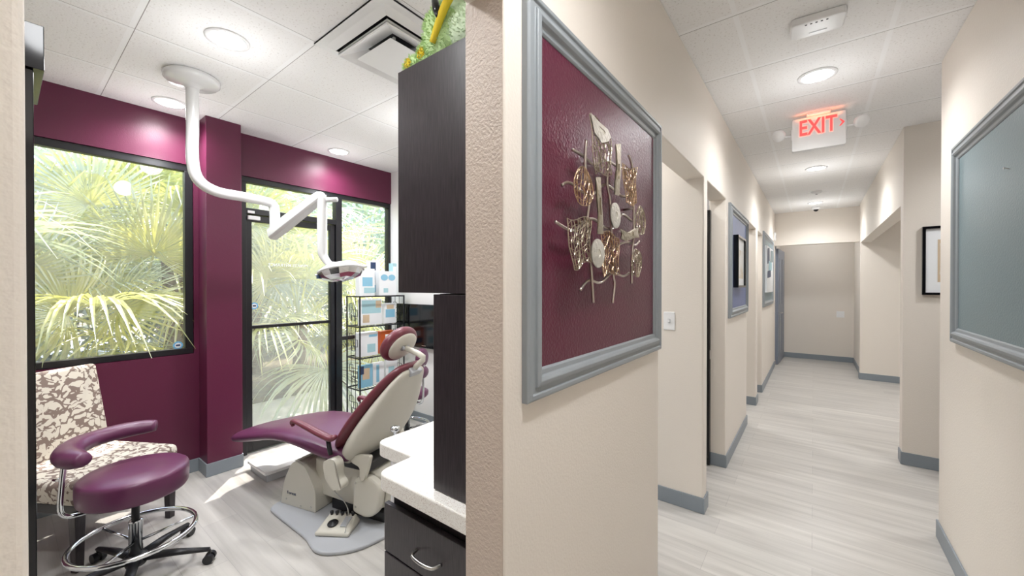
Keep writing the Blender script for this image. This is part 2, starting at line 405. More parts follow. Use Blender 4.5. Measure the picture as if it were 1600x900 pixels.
# storefront: transom, door and side light
m = MB()
Y0, Y1, ZT = 1.231, 2.699, 2.374
X0, X1 = XO-.085, XO-.012
m.box(X0, X1, Y0, Y1, ZT-.045, ZT); m.box(X0, X1, Y0, Y0+.035, 0, ZT-.045); m.box(X0, X1, 2.055, 2.12, 0, ZT-.045); m.box(X0, X1, Y1-.03, Y1, 0, ZT-.045)
m.box(X0, X1, Y0+.035, 2.055, 2.06, 2.11); m.box(X0, X1, 2.12, Y1-.03, 0, .06); m.box(X0+.01, X1-.01, 2.12, Y1-.03, .885, .925)
w2 = bpy.data.objects.new('window_2', None); col.objects.link(w2); w2['kind'] = S
m.build('window_frame', 'black', w2, bevel=.003)
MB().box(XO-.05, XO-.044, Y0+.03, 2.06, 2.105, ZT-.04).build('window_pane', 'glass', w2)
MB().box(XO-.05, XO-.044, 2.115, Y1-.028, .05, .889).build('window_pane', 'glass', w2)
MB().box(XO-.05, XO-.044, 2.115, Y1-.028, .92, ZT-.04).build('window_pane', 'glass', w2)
d1 = bpy.data.objects.new('door_1', None); col.objects.link(d1); d1['kind'] = S
m = MB(); a, b = 1.268, 2.053; DX0, DX1 = XO-.075, XO-.03
m.box(DX0, DX1, a, a+.045, .012, 2.055); m.box(DX0, DX1, b-.05, b, .012, 2.055)
m.box(DX0, DX1, a+.045, b-.05, 2.0, 2.055); m.box(DX0, DX1, a+.045, b-.05, .012, .13); m.box(DX0+.008, DX1, a+.045, b-.05, 1.072, 1.1)
m.build('door_frame', 'black', d1, bevel=.003)
MB().box(XO-.055, XO-.049, a+.04, b-.045, .12, 1.075).build('door_pane', 'hazed_glass', d1)
MB().box(XO-.055, XO-.049, a+.04, b-.045, 1.095, 2.005).build('door_pane', 'hazed_glass', d1)
m = MB(); m.box(DX1, DX1+.03, 1.275, 1.37, 2.012, 2.045); m.box(DX1, DX1+.02, 1.275, 1.33, 2.066, 2.09)
m.build('door_closer', 'white', d1, bevel=.004)
text_mesh('PRIVATE ENTRANCE', .038, .0006, 'door_lettering', 'paper', d1, basis((0, -1, 0), (0, 0, 1), (XO-.047, 1.62, 1.632)), 1.0)
def sticker(y, z, lab):
    r = thing('window_sticker', lab, 'sticker', (XO-.036 if y < 1 else XO-.0465, y, z))
    mt = Matrix.Rotation(R(90), 3, 'Y')
    MB().lathe([(.001, 0), (.03, 0), (.03, .0015), (.001, .0015)], mtx=mt).build('disc', 'cyan', r)
    MB().lathe([(.001, .0016), (.02, .0016), (.02, .0022), (.001, .0022)], mtx=mt).build('inner_disc', 'paper', r)
    MB().box(.0024, .003, -.013, .013, -.006, .007).build('emblem', 'navy', r, bevel=.0002)
sticker(.815, .99, 'round blue and white sticker in the lower corner of the plum room window')
sticker(1.335, 1.27, 'round blue sticker on the glass of the private entrance door')

# hall doors
d2 = bpy.data.objects.new('door_2', None); col.objects.link(d2); d2['kind'] = S
MB().box(-1.5, -.652, 3.435, 3.482, .01, 2.05).build('door_leaf', 'ink', d2, bevel=.003)
MB().box(-.652, -.649, 3.43, 3.455, .86, .93).build('latch_plate', 'steel', d2)
d3 = bpy.data.objects.new('door_3', None); col.objects.link(d3); d3['kind'] = S; d3.location = (-.545, 8.60, 0); d3.rotation_euler = (0, 0, R(-2.6))
m = MB(); m.box(0, .04, 0, .98, .01, 2.12)
for za, zb in ((.2, .9), (1.1, 1.95)):
    for ya in (.12, .54): m.box(.04, .048, ya, ya+.32, za, zb)
m.build('door_leaf', 'door_grey', d3, bevel=.004)
m = MB(); m.tube([(.04, .07, .95), (.09, .07, .95), (.09, .17, .95)], .009, 8); m.build('door_handle', 'steel', d3, smooth=True)
MB().box(XL, XL+.012, 8.53, 8.6, .1, 2.16).build('trim_2', 'door_grey', kind=S)

# ------------------------------------------------------------ outside
MB().box(-16, XO-.12, -10, 14, -.2, -.05).build('ground', 'concrete', kind=S)
MB().box(-11, -5.6, -8, 9, -.05, 0.02).build('ground_bed', 'mulch', kind=S)

# ------------------------------------------------------------ lamps
def downlight(x, y, lab, grp, power, hid=False):
    t = thing('ceiling_downlight', lab, 'light', (x, y, H), 0, grp)
    MB().lathe([(.078, 0), (.098, -.001), (.098, -.006), (.080, -.009), (.078, -.004)], seg=36).build('trim_ring', 'white', t, smooth=True)
    MB().lathe([(.001, -.003), (.078, -.003), (.078, -.006), (.001, -.006)], seg=36).build('diffuser', 'lampglow', t)
    l = bpy.data.lights.new('downlight_lamp', 'SPOT'); l.energy = power * LAMP; l.spot_size = R(158); l.spot_blend = .9; l.shadow_soft_size = .07; l.color = (.97, .985, 1)
    o = bpy.data.objects.new('downlight_lamp', l); col.objects.link(o); o.parent = t; o.location = (0, 0, -.03)
    l = bpy.data.lights.new('ceiling_fill', 'POINT'); l.energy = power * LAMP * .045; l.shadow_soft_size = .07; l.color = (.97, .985, 1)  # added fill lamp hanging free below the fixture to brighten the ceiling
    o = bpy.data.objects.new('ceiling_fill', l); col.objects.link(o); o.parent = t; o.location = (0, 0, -.34)
G1 = 'round ceiling downlights of the treatment room'; G2 = 'round ceiling downlights along the hallway'
downlight(-2.42, .72, 'round ceiling downlight beside the surgical lamp mount, next to the air vent', G1, 70)
downlight(-3.57, .72, 'round ceiling downlight close to the plum wall above the picture window', G1, 50)
downlight(-3.59, 1.96, 'round ceiling downlight above the glass private entrance door', G1, 38)
downlight(-2.42, 1.96, 'round ceiling downlight of the treatment room hidden behind the dark wall cabinet', G1, 70)
downlight(-1.3, .1, 'round ceiling downlight of the treatment room by the first doorway', G1, 70)
downlight(.014, 3.03, 'round hallway downlight just before the EXIT sign', G2, 50)
downlight(.02, 5.41, 'round hallway downlight next beyond the EXIT sign', G2, 62)
downlight(.02, 7.66, 'round hallway downlight by the far header, beside the camera dome', G2, 62)
downlight(.01, .62, 'round hallway downlight overhead beside the first doorway', G2, 50)
downlight(.01, -1.75, 'round hallway downlight behind the viewer', G2, 50)
for x, y, p, lab in ((-1.25, 3.15, 30, 'second doorway'), (-1.25, 5.1, 40, 'third doorway'), (-1.25, 5.98, 25, 'fourth doorway'), (-1.2, 2.2, 30, 'passage with the light switch'), (1.35, 3.85, 45, 'side corridor'), (1.45, 6.3, 60, 'opening opposite the blue panel'), (.03, 9.05, 18, 'end of the hallway behind the header')):
    downlight(x, y, 'round downlight in the ceiling of the ' + lab, 'round downlights out of sight in side spaces', p)

# ------------------------------------------------------------ wall panels with mouldings
def moulding(y0, y1, z0, z1, x, sgn, w, name, mt, parent, prof=None):
    """stepped moulding swept round a rectangle on a wall of constant X"""
    prof = prof or [(0, 0), (0, .016), (.08, .022), (.22, .022), (.26, .017), (.42, .017), (.46, .024), (.62, .027), (.72, .022), (.78, .014), (.93, .012), (1, .008), (1, 0)]
    rs = []
    for d, hh in prof:
        d *= w; X = x + sgn*hh
        rs.append([(X, y0+d, z0+d), (X, y1-d, z0+d), (X, y1-d, z1-d), (X, y0+d, z1-d)])
    m = MB(); m.rings(rs, cap=False, closed=True); return m.build(name, mt, parent, bevel=.0012, seg=1)
def panel(name, lab, cat, y0, y1, z0, z1, x, sgn, w, inner, grp=None):
    t = thing(name, lab, cat, (x, (y0+y1)/2, z0), 0, grp)
    yc = (y0+y1)/2
    moulding(y0-yc, y1-yc, 0, z1-z0, 0, sgn, w, 'moulding', 'frame', t)
    xa, xb = sorted((0, sgn*.006))
    MB().box(xa, xb, y0-yc+w*.9, y1-yc-w*.9, w*.9, z1-z0-w*.9).build('painted_panel', inner, t)
    return t
panel('wall_panel', 'plum painted panel in a grey moulding carrying the metal sculpture', 'wall panel', .750, 1.765, 1.167, 2.147, XL, 1, .075, 'plum_panel')
panel('wall_panel', 'periwinkle blue painted panel in a grey moulding behind the small black-framed print', 'wall panel', 3.585, 4.665, 1.18, 2.12, XL, 1, .075, 'blue')
panel('wall_panel', 'slate painted panel in a grey moulding behind the blue green abstract canvas', 'wall panel', 6.29, 7.85, 1.15, 2.19, XL, 1, .075, 'slate')
panel('wall_panel', 'bare slate blue panel in a grey moulding with only a nail in it', 'wall panel', 1.94, 2.954, 1.16, 2.147, XR, -1, .075, 'slate')
m = MB(); m.tube([(XR-.006, 2.256, 1.876), (XR-.018, 2.256, 1.88)], .0018, 8); m.tube([(XR-.018, 2.256, 1.88), (XR-.020, 2.256, 1.88)], .004, 8)
tag(m.build('nail', 'steel'), 'small nail sticking out of the bare slate blue panel', 'nail')

def picture(name, lab, x, sgn, y0, y1, z0, z1, fw, dep, parts):
    t = thing(name, lab, 'picture', (x, (y0+y1)/2, z0)); yc = (y0+y1)/2; h = z1-z0; a, b = y0-yc, y1-yc
    prof = [(0, 0), (0, dep), (1, dep), (1, dep*.55), (1, 0)]
    moulding(a, b, 0, h, 0, sgn, fw, 'frame', 'ink', t, prof)
    xa, xb = sorted((sgn*.001, sgn*dep*.6)); MB().box(xa, xb, a+fw, b-fw, fw, h-fw).build('mat_board', 'paper', t)
    return t, h, a, b
t, hh, a, b = picture('framed_print', 'small black box-framed print hung on the periwinkle blue panel', XL+.006, 1, 3.80, 4.26, 1.43, 1.88, .018, .04, 0)
MB().box(.024, .0262, a+.08, b-.08, .08, hh-.12).build('print', 'art_paper', t)
# picture on the cross wall at Y=4.44 (faces -Y)
t = thing('framed_print', 'black-framed print with white mat and pale yellow centre on the far cross wall', 'picture', (.90, 4.44, 1.374))
m = MB(); rs = []
for d, hh in [(0, 0), (0, .028), (.018, .028), (.018, .014), (.018, 0)]: rs.append([(-.22+d, -hh, d), (.22-d, -hh, d), (.22-d, -hh, .535-d), (-.22+d, -hh, .535-d)])
m.rings(rs, cap=False, closed=True); m.build('frame', 'ink', t)
MB().box(-.203, .203, -.013, -.001, .017, .518).build('mat_board', 'paper', t)
MB().box(-.135, .135, -.015, -.013, .10, .43).build('print', 'tan', t); MB().box(-.125, .125, -.016, -.015, .16, .40).build('print_inset', 'art_paper', t)
# abstract canvas
t = thing('canvas_painting', 'abstract blue, teal and cream canvas hung on the slate panel far down the hall', 'picture', (XL+.007, 7.0, 1.35))
MB().box(0, .03, -.5, .5, 0, .66).build('canvas', 'paper', t, bevel=.002)
m = MB()
for i, (ya, yb, za, zb) in enumerate(((-.49, -.1, .40, .65), (-.3, .3, .30, .48), (.0, .49, .44, .65), (-.49, .1, .2, .33))):
    m.mi = i % 3; m.prism(poly_corner([(ya, za), (yb, za+.03), (yb-.04, zb), (ya+.03, zb-.03)], [.04]*4), .0302+i*.0005, .031+i*.0005, 'X')
m.build('painted_shapes', ['navy', 'teal', 'slate'], t)

# ------------------------------------------------------------ metal sculpture
sx0 = XL + .006
sc_t = thing('metal_wall_sculpture', 'silver and bronze metal wall sculpture of pierced plates and wavy rods on the plum panel', 'wall sculpture', (sx0, 1.15, 1.64))
def loc(p, x): return (x, p[0]-1.15, p[1]-1.64)
def lattice(corner, nx, ny, mt, x, oval=False, curve=.004, seed=1):
    rnd = random.Random(seed); bm = bmesh.new(); g = {}
    A, B, C_, D_ = [Vector(c) for c in corner]  # bottom-left, bottom-right, top-right, top-left
    for i in range(nx+1):
        for j in range(ny+1):
            u, v = i/nx, j/ny
            if 0 < i < nx: u += rnd.uniform(-.28, .28)/nx
            if 0 < j < ny: v += rnd.uniform(-.28, .28)/ny
            if oval:
                a_, b_ = 2*u-1, 2*v-1
                a2, b2 = a_*math.sqrt(1-b_*b_/2), b_*math.sqrt(1-a_*a_/2); uu, vv = (a2+1)/2, (b2+1)/2
            else:
                uu = u + .05*math.sin(v*6.3+seed)*(1 if True else 0); vv = v + .05*math.sin(u*6.3+seed*2)
            p = (A*(1-uu)+B*uu)*(1-vv) + (D_*(1-uu)+C_*uu)*vv
            xx = x + curve*math.sin(u*math.pi*1.3+seed)*math.cos(v*2.2)
            g[i, j] = bm.verts.new((xx, p.x-1.15, p.y-1.64))
    for i in range(nx):
        for j in range(ny):
            q = [g[i, j], g[i+1, j], g[i+1, j+1], g[i, j+1]]
            r = rnd.random()
            if r < .3: bm.faces.new([q[0], q[1], q[2]]); bm.faces.new([q[0], q[2], q[3]])
            elif r < .6: bm.faces.new([q[0], q[1], q[3]]); bm.faces.new([q[1], q[2], q[3]])
            else: bm.faces.new(q)
    me = bpy.data.meshes.new('plate'); bm.to_mesh(me); bm.free(); me.materials.append(M[mt])
    o = bpy.data.objects.new('pierced_plate', me); col.objects.link(o); o.parent = sc_t
    w_ = o.modifiers.new('w', 'WIREFRAME'); w_.thickness = .0032; w_.use_even_offset = False; w_.use_boundary = True
    return o
def hammered(pts, x, mt, name='hammered_plate', th=.003):
    c = Vector((sum(p[0] for p in pts)/len(pts), sum(p[1] for p in pts)/len(pts)))
    m = MB(); rs = []
    for k, bump in ((1, 0), (.7, .0012), (.3, .002)):
        rs.append([loc((c.x+(p[0]-c.x)*k, c.y+(p[1]-c.y)*k), x+bump) for p in pts])
    for k, bump in ((.3, .002), (.7, .0012), (1, 0)):
        rs.append([loc((c.x+(p[0]-c.x)*k, c.y+(p[1]-c.y)*k), x+bump-th) for p in pts])
    m.rings(rs); return m.build(name, mt, sc_t, smooth=False)
def oval(cy, cz, ry, rz_, n=28): return [(cy+ry*math.cos(2*math.pi*k/n), cz+rz_*math.sin(2*math.pi*k/n)) for k in range(n)]
def ovbox(cy, cz, ry, rz_): return [(cy-ry, cz-rz_), (cy+ry, cz-rz_), (cy+ry, cz+rz_), (cy-ry, cz+rz_)]
lattice([(1.025, 1.765), (1.13, 1.785), (1.13, 1.905), (.985, 1.92)], 6, 8, 'pewter', .052, seed=3)
hammered([(.985, 1.922), (1.04, 1.915), (1.10, 1.912), (1.125, 1.895), (1.10, 1.875), (1.06, 1.86), (1.01, 1.875)], .056, 'silver')
lattice(ovbox(.958, 1.715, .052, .052), 6, 6, 'bronze', .050, True, seed=4)
lattice(ovbox(1.412, 1.684, .049, .052), 6, 6, 'pewter', .045, True, seed=5)
lattice(ovbox(1.373, 1.526, .050, .050), 6, 6, 'pewter', .045, True, seed=6)
lattice([(1.265, 1.717), (1.374, 1.734), (1.365, 1.858), (1.242, 1.842)], 7, 9, 'bronze', .045, seed=7)
lattice([(.884, 1.488), (.991, 1.512), (.986, 1.628), (.856, 1.617)], 8, 9, 'pewter', .055, seed=8)
lattice([(1.092, 1.478), (1.209, 1.488), (1.208, 1.604), (1.074, 1.608)], 7, 9, 'bronze', .045, seed=9)
hammered(oval(1.175, 1.667, .039, .040), .050, 'silver')
hammered(oval(1.036, 1.539, .043, .041), .056, 'silver')
hammered([(1.019, 1.752), (1.051, 1.759), (1.058, 1.695), (1.066, 1.65), (1.07, 1.598), (1.033, 1.594), (1.037, 1.65), (1.028, 1.69)], .056, 'pewter')
hammered([(1.161, 1.886), (1.201, 1.897), (1.202, 1.814), (1.192, 1.770), (1.19, 1.731), (1.152, 1.728), (1.155, 1.77), (1.167, 1.813)], .056, 'pewter')
hammered([(1.216, 1.629), (1.26, 1.622), (1.299, 1.631), (1.34, 1.645), (1.381, 1.652), (1.37, 1.633), (1.385, 1.618), (1.34, 1.613), (1.3, 1.602), (1.26, 1.594), (1.217, 1.598), (1.227, 1.614)], .05, 'pewter')
rods = [[(0.999, 1.854), (0.993, 1.775), (1.023, 1.709), (1.004, 1.627), (1.017, 1.574), (1.031, 1.495), (1.045, 1.397)], [(1.15, 1.825), (1.139, 1.763), (1.16, 1.714), (1.172, 1.622), (1.186, 1.487), (1.198, 1.453), (1.182, 1.392)], [(1.318, 1.896), (1.35, 1.859), (1.365, 1.727), (1.366, 1.628), (1.352, 1.567), (1.347, 1.454)],
        [(0.935, 1.812), (0.997, 1.811), (1.064, 1.804), (1.147, 1.837), (1.257, 1.841), (1.385, 1.86)], [(0.879, 1.706), (0.923, 1.72), (1.03, 1.704), (1.072, 1.724), (1.139, 1.76), (1.214, 1.758), (1.286, 1.75), (1.396, 1.778)], [(0.847, 1.607), (0.901, 1.597), (0.947, 1.597), (0.997, 1.626), (1.058, 1.643), (1.14, 1.628), (1.206, 1.632), (1.277, 1.687), (1.366, 1.677)], [(1.189, 1.555), (1.259, 1.585), (1.336, 1.599), (1.398, 1.593), (1.442, 1.612)], [(0.979, 1.434), (1.031, 1.462), (1.11, 1.456), (1.198, 1.487), (1.288, 1.479), (1.346, 1.491)]]
for i, r in enumerate(rods):
    MB().tube([loc(p, .036 if i < 3 else .028) for p in r], .0043, 8, smooth=6).build('wavy_rod', 'rod', sc_t, smooth=True)
for p in ((1.004, 1.627), (1.365, 1.72), (1.186, 1.487)):
    MB().tube([loc(p, 0), loc(p, .036)], .004, 8).build('wall_peg', 'rod', sc_t, smooth=True)

# ------------------------------------------------------------ exit sign with emergency heads
ex = thing('exit_sign', 'white ceiling EXIT sign with red letters and two emergency lamp heads', 'exit sign', (.024, 3.70, H), R(2))
MB().box(-.07, .07, -.05, .05, -.022, 0).build('ceiling_canopy', 'white', ex, bevel=.006)
MB().prism(poly_corner([(-.158, -.265), (.158, -.265), (.158, -.022), (-.158, -.022)], [.012]*4), -.024, .024, 'Y').build('housing', 'white', ex, bevel=.004)
sxm = basis((1, 0, 0), (0, 0, 1), (-.005, -.0255, -.105))
text_mesh('EXIT', .160, .0008, 'letter_edges', 'red_edge', ex, sxm, .68, .008)
sxm2 = basis((1, 0, 0), (0, 0, 1), (-.005, -.0275, -.105))
text_mesh('EXIT', .160, .0008, 'letters', 'red_led', ex, sxm2, .68, .0028)
MB().prism([(.127, -.080), (.150, -.105), (.127, -.130), (.119, -.130), (.135, -.105), (.119, -.080)], -.0275, -.0245, 'Y').build('chevron', 'red_led', ex)
for s_ in (-1, 1):
    arm = MB(); arm.tube([(s_*.155, -.005, -.135), (s_*.20, -.005, -.135), (s_*.205, -.01, -.11)], .009, 8); arm.box(s_*.158-.006, s_*.158+.006, -.02, .02, -.17, -.09)
    ao = arm.build('lamp_arm', 'white', ex, smooth=True)
    rot = Matrix.Rotation(R(28*s_), 3, 'Z') @ Matrix.Rotation(R(115), 3, 'X')
    MB().lathe([(.018, -.03), (.034, -.022), (.043, .0), (.044, .02), (.038, .026), (.001, .03)], (s_*.235, -.03, -.125), mtx=rot).build('lamp_head', 'white', ex, smooth=True)
el = bpy.data.lights.new('exit_glow', 'AREA'); el.shape = 'RECTANGLE'; el.size = .26; el.size_y = .04; el.energy = .07; el.color = (1, .25, .08)
eo = bpy.data.objects.new('exit_glow', el); col.objects.link(eo); eo.parent = ex; eo.location = (0, -.05, -.035); eo.rotation_euler = (R(180-38), 0, 0)

# ceiling devices in the hall
t = thing('ceiling_detector', 'flat white rectangular detector box on the hallway ceiling', 'detector', (.01, 2.40, H), R(4))
MB().prism(rrect(-.105, .105, -.07, .07, .02), -.035, 0).build('housing', 'white', t, bevel=.006)
m = MB()
for k in range(5): m.box(-.05+k*.02, -.042+k*.02, -.052, -.046, -.037, -.034)
m.build('slots', 'dark', t)
MB().box(-.03, .04, .03, .036, -.0365, -.034).build('indicator', 'greyplastic', t)
t = thing('security_camera', 'small white ceiling dome camera with dark lens near the far header', 'camera', (.03, 8.05, H))
MB().lathe([(.055, 0), (.055, -.03), (.05, -.045), (.03, -.05)]).build('housing', 'white', t, smooth=True)
MB().ell((0, 0, -.045), (.036, .036, .034)).build('lens_dome', 'ink', t, smooth=True)
t = thing('smoke_detector', 'small round white smoke detector between two far hallway downlights', 'detector', (.03, 6.75, H))
MB().lathe([(.06, 0), (.06, -.018), (.04, -.035), (.001, -.038)]).build('housing', 'white', t, smooth=True)
MB().lathe([(.012, -.037), (.012, -.042), (.001, -.042)]).build('sensor', 'dark', t)
t = thing('motion_sensor', 'small white sensor box high on the wall beside the far header', 'sensor', (XL, 8.22, 2.30))
MB().box(0, .03, -.045, .045, -.07, .07).build('housing', 'white', t, bevel=.006)
MB().box(.03, .034, -.028, .028, -.02, .03).build('lens', 'greyplastic', t, bevel=.001)
t = thing('light_switch', 'white toggle light switch on the wall inside the passage', 'switch', (-.757, YB, 1.212))
MB().box(-.036, .036, -.006, 0, -.06, .06).build('cover_plate', 'white', t, bevel=.003)
MB().box(-.005, .005, -.016, -.006, -.008, .010).build('toggle', 'white', t, bevel=.002)
MB().box(-.008, .008, -.0065, -.006, -.014, .014).build('slot', 'greyplastic', t)
t = thing('light_switch', 'square white wall plate on the end wall of the hallway', 'switch', (.41, 9.685, .90))
MB().box(-.058, .058, -.007, 0, -.06, .06).build('cover_plate', 'white', t, bevel=.003)
MB().box(-.04, -.006, -.012, -.007, -.035, .035).build('rocker', 'white', t, bevel=.002); MB().box(.006, .04, -.012, -.007, -.035, .035).build('rocker', 'white', t, bevel=.002)

# ------------------------------------------------------------ ceiling air vent
t = thing('air_vent', 'square white stepped ceiling air vent next to the cabinet top', 'vent', (-1.79, 1.31, H))
def sqring(m, a, za, b, zb, c=0, zc=0):
    for k in range(4):
        rt = Matrix.Rotation(k*math.pi/2, 3, 'Z')
        q = [rt @ Vector(p) for p in ((-a, -a, za), (a, -a, za), (b, -b, zb), (-b, -b, zb))]
        top = [p + Vector((0, 0, .004)) for p in q]
        v = [m.v(p) for p in q]; u = [m.v(p) for p in top]
        m.face(v); m.face(u[::-1])
        for i in range(4): m.face([v[i], v[(i+1) % 4], u[(i+1) % 4], u[i]])
m = MB(); sqring(m, .302, -.010, .262, -.012); sqring(m, .262, -.012, .225, -.034); sqring(m, .302, -.004, .302, -.010); m.build('outer_frame', 'white', t)
MB().box(-.27, .27, -.27, .27, -.008, -.001).build('throat', 'dark', t)
m = MB(); sqring(m, .212, -.062, .110, -.014); sqring(m, .216, -.054, .212, -.062); sqring(m, .212, -.040, .216, -.054); m.build('cone', 'white', t)
m = MB(); m.rings([[(-.15, -.15, -.070), (.15, -.15, -.070), (.15, .15, -.070), (-.15, .15, -.070)], [(-.10, -.10, -.040), (.10, -.10, -.040), (.10, .10, -.040), (-.10, .10, -.040)]]); m.build('centre_plate', 'white', t, bevel=.003)
for xx, yy in ((-.08, -.08), (.08, -.08), (.08, .08), (-.08, .08)): MB().box(xx-.006, xx+.006, yy-.006, yy+.006, -.05, -.008).build('hanger', 'white', t)

# ------------------------------------------------------------ cabinets by the partition
t = thing('wall_cabinet', 'tall dark espresso wall cabinet with plush toy on top', 'cabinet', (-.92, .865, 1.422))
MB().box(-.24, .245, .018, .42, 0, .785).build('body', 'cabinet', t, bevel=.002)
MB().box(-.26, .245, 0, .016, 0, .785).build('door', 'cabinet', t, bevel=.002)
t = thing('tower_cabinet', 'narrow dark espresso tower standing on the speckled counter under the wall cabinet', 'cabinet', (-.83, .868, .771))
MB().box(-.155, .155, .018, .40, 0, .649).build('body', 'cabinet', t, bevel=.002)
MB().box(-.166, .155, 0, .016, .002, .647).build('door', 'cabinet', t, bevel=.002)
ct = [(-.672, .823), (-1.255, .823), (-1.262, .985), (-1.505, .985), (-1.505, 1.75), (-.672, 1.75)]
MB().prism(poly_corner(ct, [0, .05, .0, .05, .05, 0]), .712, .77, 'Z').build('countertop', 'counter', bevel=.006, seg=3)
tag(bpy.data.objects['countertop'], 'white speckled laminate countertop with stepped rounded corner', 'countertop')
t = thing('base_cabinet', 'dark espresso base cabinet with drawers under the speckled countertop', 'cabinet', (-.96, .85, 0))
MB().box(-.265, .288, .028, .80, .08, .711).build('body', 'cabinet', t)
MB().box(-.265, .288, .045, .06, 0, .08).build('toe_kick', 'dark', t)
def bow(parent, x, z, w=.12):
    m = MB(); m.tube([(x-w/2, 0, z), (x-w/2*.8, -.028, z), (x, -.036, z), (x+w/2*.8, -.028, z), (x+w/2, 0, z)], .0058, 10, smooth=5); return m.build('handle', 'steel', parent, smooth=True)
for i, (za, zb) in enumerate(((.478, .652), (.284, .472), (.09, .278))):
    dr = MB().box(-.285, .288, 0, .02, za, zb).build('drawer', 'cabinet', t, bevel=.002)
    bow(dr, -.04, (za+zb)/2 - .012)
t = thing('tall_cabinet', 'near-black tall cabinet edge seen just inside the first doorway', 'cabinet', (-1.80, -.25, 0))
MB().box(-.35, 0, -.30, .308, .0, 2.075).build('body', 'ink', t, bevel=.002)
MB().box(-.35, .012, -.30, .328, 2.076, 2.205).build('crown_moulding', 'ink', t, bevel=.002)
# cables hanging beside the drawers
for i, (dx, rr) in enumerate(((0, .06), (.025, .09), (.04, .05))):
    m = MB(); m.tube([(-1.30-dx, 1.02, .7), (-1.30-dx, .99, .5), (-1.31-dx, .95, .3), (-1.32-dx-rr, .93, .12), (-1.34-dx, .97, .008), (-1.40-dx, 1.1, .008)], .004, 6, smooth=6)
    tag(m.build('cable', 'white', smooth=True), 'thin white cable hanging down beside the dark drawers', 'cable', 'white cables beside the drawer cabinet')

# ------------------------------------------------------------ plush toy on the cabinet
t = thing('plush_toy', 'light green fuzzy plush toy with yellow trim lying on the wall cabinet', 'plush toy', (-.985, .905, 2.209)); t.scale = (1.1, 1, 1.1)
rndp = random.Random(5)
def fuzzy(c, r, name, mt, parent, n=900, L=.012, rot=None):
    m = MB(); m.ell(c, r, rot, 20); c = Vector(c)
    for _ in range(n):
        d = Vector((rndp.gauss(0, 1), rndp.gauss(0, 1), rndp.gauss(0, 1))).normalized()
        p = Vector((d.x*r[0], d.y*r[1], d.z*r[2])); nn = Vector((d.x/r[0], d.y/r[1], d.z/r[2])).normalized()
        if rot is not None: p = rot @ p; nn = rot @ nn
        nn = (nn + Vector((rndp.uniform(-.5, .5), rndp.uniform(-.5, .5), rndp.uniform(-.5, .5)))).normalized()
        s1 = nn.orthogonal().normalized()*.0022; p = p + c
        m.face([m.v(p-s1), m.v(p+s1), m.v(p+nn*L*rndp.uniform(.6, 1.2))])
    return m.build(name, mt, parent, smooth=True)
fuzzy((.13, .06, .075), (.15, .09, .075), 'body', 'plush_pale', t, 1800)
fuzzy((-.03, .05, .10), (.085, .075, .10), 'head', 'plush', t, 1500, rot=Matrix.Rotation(R(-15), 3, 'Y'))
fuzzy((.07, .055, .20), (.13, .06, .055), 'back_fold', 'plush_pale', t, 1200, rot=Matrix.Rotation(R(-30), 3, 'Y'))
fuzzy((-.17, .03, .037), (.042, .035, .037), 'foot', 'plush', t, 500)
fuzzy((-.115, .04, .06), (.040, .035, .045), 'foot', 'plush', t, 500)
for q in ((-.17, -.001, .04), (-.115, .008, .06)): fuzzy(q, (.016, .007, .016), 'foot_pad', 'plush_yellow', t, 90, .006)
MB().tube([(-.03, -.02, .05), (.03, -.03, .12), (.09, -.02, .19), (.16, 0, .28), (.2, .02, .36)], [.010, .013, .014, .016, .016], 10, smooth=5).build('yellow_ribbon', 'plush_yellow', t, smooth=True)
MB().tube([(-.01, -.03, .165), (.005, -.036, .13), (.012, -.034, .10)], [.010, .014, .006], 8, smooth=3).build('eye', 'ink', t, smooth=True)
fuzzy((.16, .08, .32), (.10, .05, .10), 'wing', 'plush_pale', t, 900)

# ------------------------------------------------------------ television on the back wall
t = thing('television', 'black flat television hanging on the white back wall behind the chair', 'television', (-3.26, YB, 1.03), 0)
MB().box(-.37, .37, -.065, -.02, -.228, .222).build('case', 'ink', t, bevel=.008)
MB().box(-.35, .35, -.067, -.0655, -.185, .195).build('screen', 'ink', t)
MB().box(-.08, .08, -.02, -.0, -.1, .1).build('wall_bracket', 'dark', t)
MB().box(.06, .12, -.0672, -.0655, -.206, -.198).build('badge', 'steel', t)

# ------------------------------------------------------------ wire display rack and its boxes
RX0, RX1, RY0, RY1 = -3.68, -3.45, 2.09, 2.60
t = thing('wire_rack', 'black wire display rack of five shelves in front of the side window', 'rack', (0, 0, 0))
zs = [.13, .435, .74, 1.045, 1.338]
wr = .0055
for x in (RX0, RX1):
    for y in (RY0, RY1): MB().box(x-wr, x+wr, y-wr, y+wr, 0, 1.345).build('post', 'dark', t)
for z in zs:
    m = MB(); 
    for a in ((RX0, RX1, RY0-wr, RY0+wr), (RX0, RX1, RY1-wr, RY1+wr), (RX0-wr, RX0+wr, RY0, RY1), (RX1-wr, RX1+wr, RY0, RY1)): m.box(*a, z-.006, z+.006)
    for k in range(1, 14): m.box(RX0, RX1, RY0+.51*k/14-.0012, RY0+.51*k/14+.0012, z+.001, z+.004)
    m.build('wire_shelf', 'dark', t)
def sqpanel(y):
    m = MB(); w_ = RX1-RX0
    for q in (.33, .66): m.box(RX0+w_*q-.002, RX0+w_*q+.002, y-.002, y+.002, .03, 1.33)
    for z in zs[1:]:
        for cx, cz, hs in ((RX0+w_*.33, z-.10, .032), (RX0+w_*.66, z-.16, .036), (RX0+w_*.5, z-.21, .028)):
            for a in ((cx-hs, cx+hs, cz-hs, cz-hs+.004), (cx-hs, cx+hs, cz+hs-.004, cz+hs), (cx-hs, cx-hs+.004, cz-hs, cz+hs), (cx+hs-.004, cx+hs, cz-hs, cz+hs)): m.box(a[0], a[1], y-.002, y+.002, a[2], a[3])
    m.build('square_motif_side', 'dark', t)
sqpanel(RY0); sqpanel(RY1)
